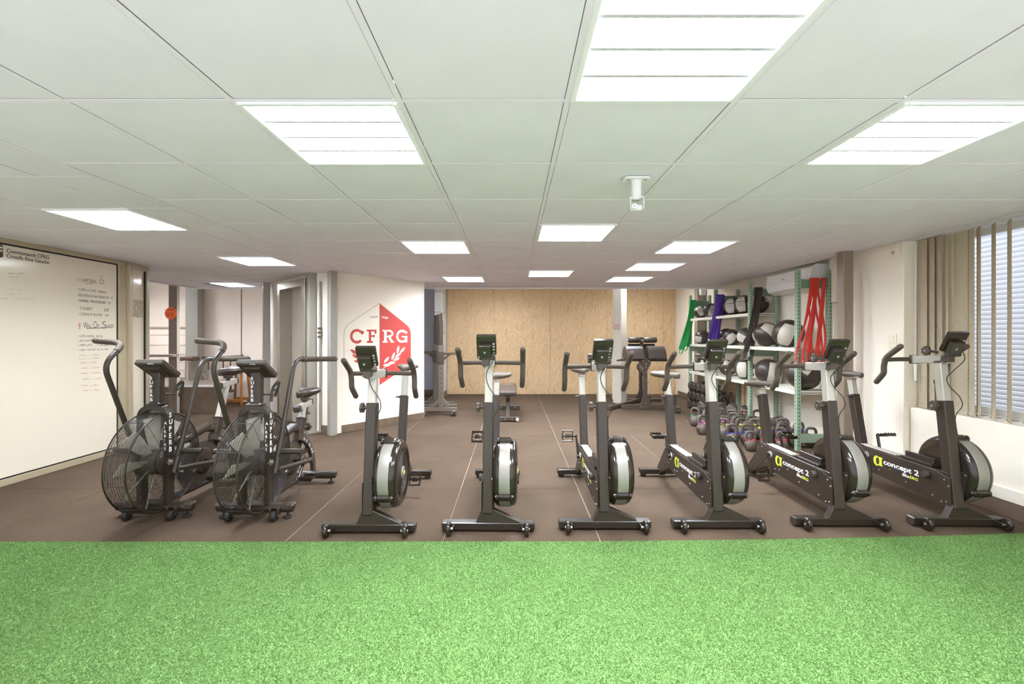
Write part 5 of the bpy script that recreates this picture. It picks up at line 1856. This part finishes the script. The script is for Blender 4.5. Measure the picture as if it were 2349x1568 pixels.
b = MB(); b.box((.115, .62, .90), (.055, .055, .72), .004); rp = part('roller_post', b, 'frame', gh); bolts(rp, [(.115, .59, 1.19)], .016)
b = MB(); b.box((.12, .66, 1.02), (.50, .02, .24), .004); part('foot_plate', b, 'rubberblk', gh)
for z in (1.21, .985):
    b = MB(); b.tube([(-.165, .60, z), (.40, .60, z)], .012, 10); ax_ = part('roller_axle', b, 'bolt', gh)
    for x0, x1 in ((-.145, .075), (.155, .385)):
        b = MB(); b.cyl((x0, .60, z), (x1, .60, z), .054, 20, .008); part('roller', b, 'vinyl', ax_)
b = MB(); b.box((.19, .95, .45), (.06, .06, .80), .004); rb = part('rear_post', b, 'frame', gh)
b = MB(); b.prism([(-.10, .0), (.14, .0), (.14, .05), (.05, .24), (-.012, .24), (-.10, .05)], .008, frame_matrix((.17, .915, .012), (1, 0, 0), (0, 0, 1)), .001); g3 = part('gusset_plate', b, 'frame', rb)
bolts(g3, [(.11, .905, .05), (.275, .905, .05), (.19, .905, .10), (.19, .905, .21)])
b = MB(); b.box((.19, .95, .03), (.8, .06, .06), .004); part('rear_foot', b, 'frame', gh)

# ------------------------------------------------------------------ squat stands, nested


def make_stand():
    t = thing('squat_stand', 'x', 'squat stand')
    b = MB(); b.box((0, 0, .095), (.58, .062, .06), .004); bb = part('base_beam', b, 'framelight', t)
    for s, y0, y1 in ((-1, -.14, .12), (1, -.16, .13)):
        b = MB(); b.box((s * .25, (y0 + y1) / 2, .050), (.07, y1 - y0, .07), .004); f = part('foot_bar', b, 'framelight', bb)
        b = MB(); b.box((s * .25, y0 - .004, .05), (.066, .008, .066), .002); part('foot_cap', b, 'rubberblk', f)
        b = MB(); b.cyl((s * .25 - .02, y0 - .008, .06), (s * .25 - .02, y0 - .016, .06), .012, 8); part('bolt', b, 'bolt', f)
    b = MB(); b.box((.03, 0, .62), (.075, .065, 1.02), .004); up = part('upright', b, 'framelight', t)
    b = MB()
    for k in range(11):
        b.cyl((.03, -.0325, .2 + k * .08), (.03, -.034, .2 + k * .08), .008, 8)
    part('adjust_hole', b, 'slot', up, kind='stuff')
    b = MB(); b.box((.03, 0, 1.30), (.058, .05, .46), .003); b.box((.03, 0, 1.57), (.04, .04, .16), .003); part('inner_tube', b, 'frame', t)
    b = MB(); b.box((.03, 0, .93), (.09, .085, .20), .006); b.beam((.06, -.0, .99), (.33, -.02, 1.0), .03, .035, .003); b.box((.345, -.02, 1.015), (.035, .05, .075), .004); b.beam((.06, 0, .9), (.17, -.01, .985), .012, .03, .001); part('hook_arm', b, 'frame', t)
    b = MB(); b.beam((.03, 0, .26), (-.14, 0, .12), .045, .05, .003); b.beam((.03, 0, .26), (.16, 0, .12), .02, .05, .002); part('brace', b, 'framelight', t)
    return t


s0 = make_stand()
for i, (x, y, rz, lab) in enumerate(((-1.19, 7.36, .0, 'front grey squat stand of the nested row, its hook arm pointing to the board wall'), (-1.233, 7.68, PI, 'second grey squat stand of the nested row, hook arm pointing to the lilac wall'),
                                     (-1.335, 8.02, PI, 'third grey squat stand of the nested row, half hidden by the shield wall'))):
    o = s0 if i == 0 else copy_tree(s0)
    o.location = (x, y, .0005); o.rotation_euler = (0, 0, rz); o['label'] = lab; o['group'] = 'nested squat stands'

# ------------------------------------------------------------------ leisure corner
pf = thing('platform', 'low dark platform with a pale front edge in the leisure corner', 'platform', (-5.55, 8.05, 0))
pp = [(-1.1, -.46), (.72, -.53), (.17, .46), (-1.1, .46)]
b = MB(); b.prism(pp, .44, None, .004); part('box', b, 'skirt', pf)
b = MB(); b.prism([(-1.12, -.48), (.745, -.55), (.18, .48), (-1.12, .48)], .026, Matrix.Translation((0, 0, .44)), .004); part('top_panel', b, 'postbrown', pf)
b = MB(); b.beam((-1.12, -.487, .452), (.745, -.557, .452), .012, .034, .002); part('edge_strip', b, 'white', pf, 'pale front edge')
rl = thing('hand_rail', 'dark brown rail with spindles behind the low platform', 'rail', (-5.4, 8.68, 0))
b = MB(); b.tube([(-.62, 0, .86), (.22, 0, .90)], .022, 10); b.ball((.22, 0, .90), .03, 12, 8); b.ball((-.62, 0, .86), .035, 12, 8); part('top_rail', b, 'brownrail', rl)
for x in (-.62, .20):
    b = MB(); b.cyl((x, 0, 0), (x, 0, .87), .016, 10); part('post', b, 'brownrail', rl)
for k in range(6):
    x = -.56 + k * .14
    b = MB(); b.cyl((x, 0, .64), (x, 0, .87), .012, 8); sp_ = part('spindle', b, 'brownrail', rl)
    b = MB(); b.cyl((x, 0, .467), (x, 0, .64), .006, 8); part('spindle_foot', b, 'postgrey', sp_)
b = MB(); b.tube(fillet([(-.60, -.02, .80), (-.60, -.02, .56), (-.50, -.02, .56), (-.48, -.02, .467)], .05, 4), .014, 8); part('bent_tube', b, 'steel', rl)
ws = thing('counter_strip', 'marbled brown counter strip on a steel bracket fixed to the post with the orange sign', 'shelf', (-5.98, 7.44, .965))
b = MB(); b.box((0, -.05, 0), (.98, .14, .045), .004); part('strip', b, 'marble', ws)
b = MB(); b.box((.42, .0, -.045), (.13, .05, .05), .003); part('bracket', b, 'alu', ws)
pe = thing('pedestal_stool', 'padded brown stool on a round steel pedestal behind the steel post', 'stool', (-5.98, 8.35, .466))
b = MB(); b.tube([(0, 0, 0), (0, 0, .36)], .045, 14); part('pedestal', b, 'steel', pe)
b = MB(); b.box((.03, 0, .40), (.26, .22, .08), .02); part('pad', b, 'brownrail', pe)
b = MB(); b.lathe([(0, .355), (.14, .355), (.14, .365), (0, .365)], 20); part('rim_plate', b, 'steel', pe)
os_ = thing('sign', 'round orange card sign with red writing on the steel post', 'sign', (-5.56, 7.372, 1.65))
mS = Matrix.Rotation(-.0, 4, 'Z')
b = MB(frame_matrix((.012, -.012, 0), (1, 0, 0), (0, 0, 1))); b.lathe([(0, 0), (.098, 0), (.098, .004), (0, .004)], 36, smooth=False); sg = part('card', b, 'orange', os_)
SG = lambda x, z: frame_matrix((.012 + x, -.0166, z), (1, 0, 0), (0, 0, 1))
text('WIFI', 'orangeink', sg, SG(-.045, .045), w=.10, h=.030, bold=.02)
b = MB(SG(0, 0))
for z, x0, x1, th in ((.012, -.075, .075, .0016), (-.016, -.06, .05, .004), (-.046, -.07, .07, .002)):
    b.tube([(x0 + (x1 - x0) * k / 16, z + (.006 if k % 2 else -.004), 0) for k in range(17)], th, 4)
part('scrawl', b, 'orangeink', sg)
st = thing('wooden_stool', 'small varnished wooden stool beside the low platform', 'stool', (-5.05, 8.20, 0))
b = MB(); b.box((0, 0, .62), (.30, .30, .035), .008); part('seat', b, 'wood', st)
for i in (-1, 1):
    for j in (-1, 1):
        b = MB(); b.beam((i * .15, j * .14, 0), (i * .11, j * .11, .605), .035, .03, .003); part('leg', b, 'wood', st)
for j in (-1, 1):
    b = MB(); b.box((0, j * .135, .10), (.25, .022, .05), .003); part('stretcher', b, 'wood', st)
st.location = (-5.12, 8.46, 0)
cbn = thing('side_cabinet', 'pale cabinet with dark rounded top and chrome tap band behind the second fan bike', 'cabinet', (-3.98, 7.86, 0))
b = MB(); b.box((0, 0, .30), (.34, .40, .60), .01); part('cabinet_body', b, 'wallwhite', cbn)
b = MB(); b.box((-.01, -.02, .76), (.46, .46, .22), .04); part('top_box', b, 'vinyl', cbn)
b = MB(); b.box((-.01, -.02, .625), (.42, .44, .04), .01); part('metal_band', b, 'chrome', cbn)
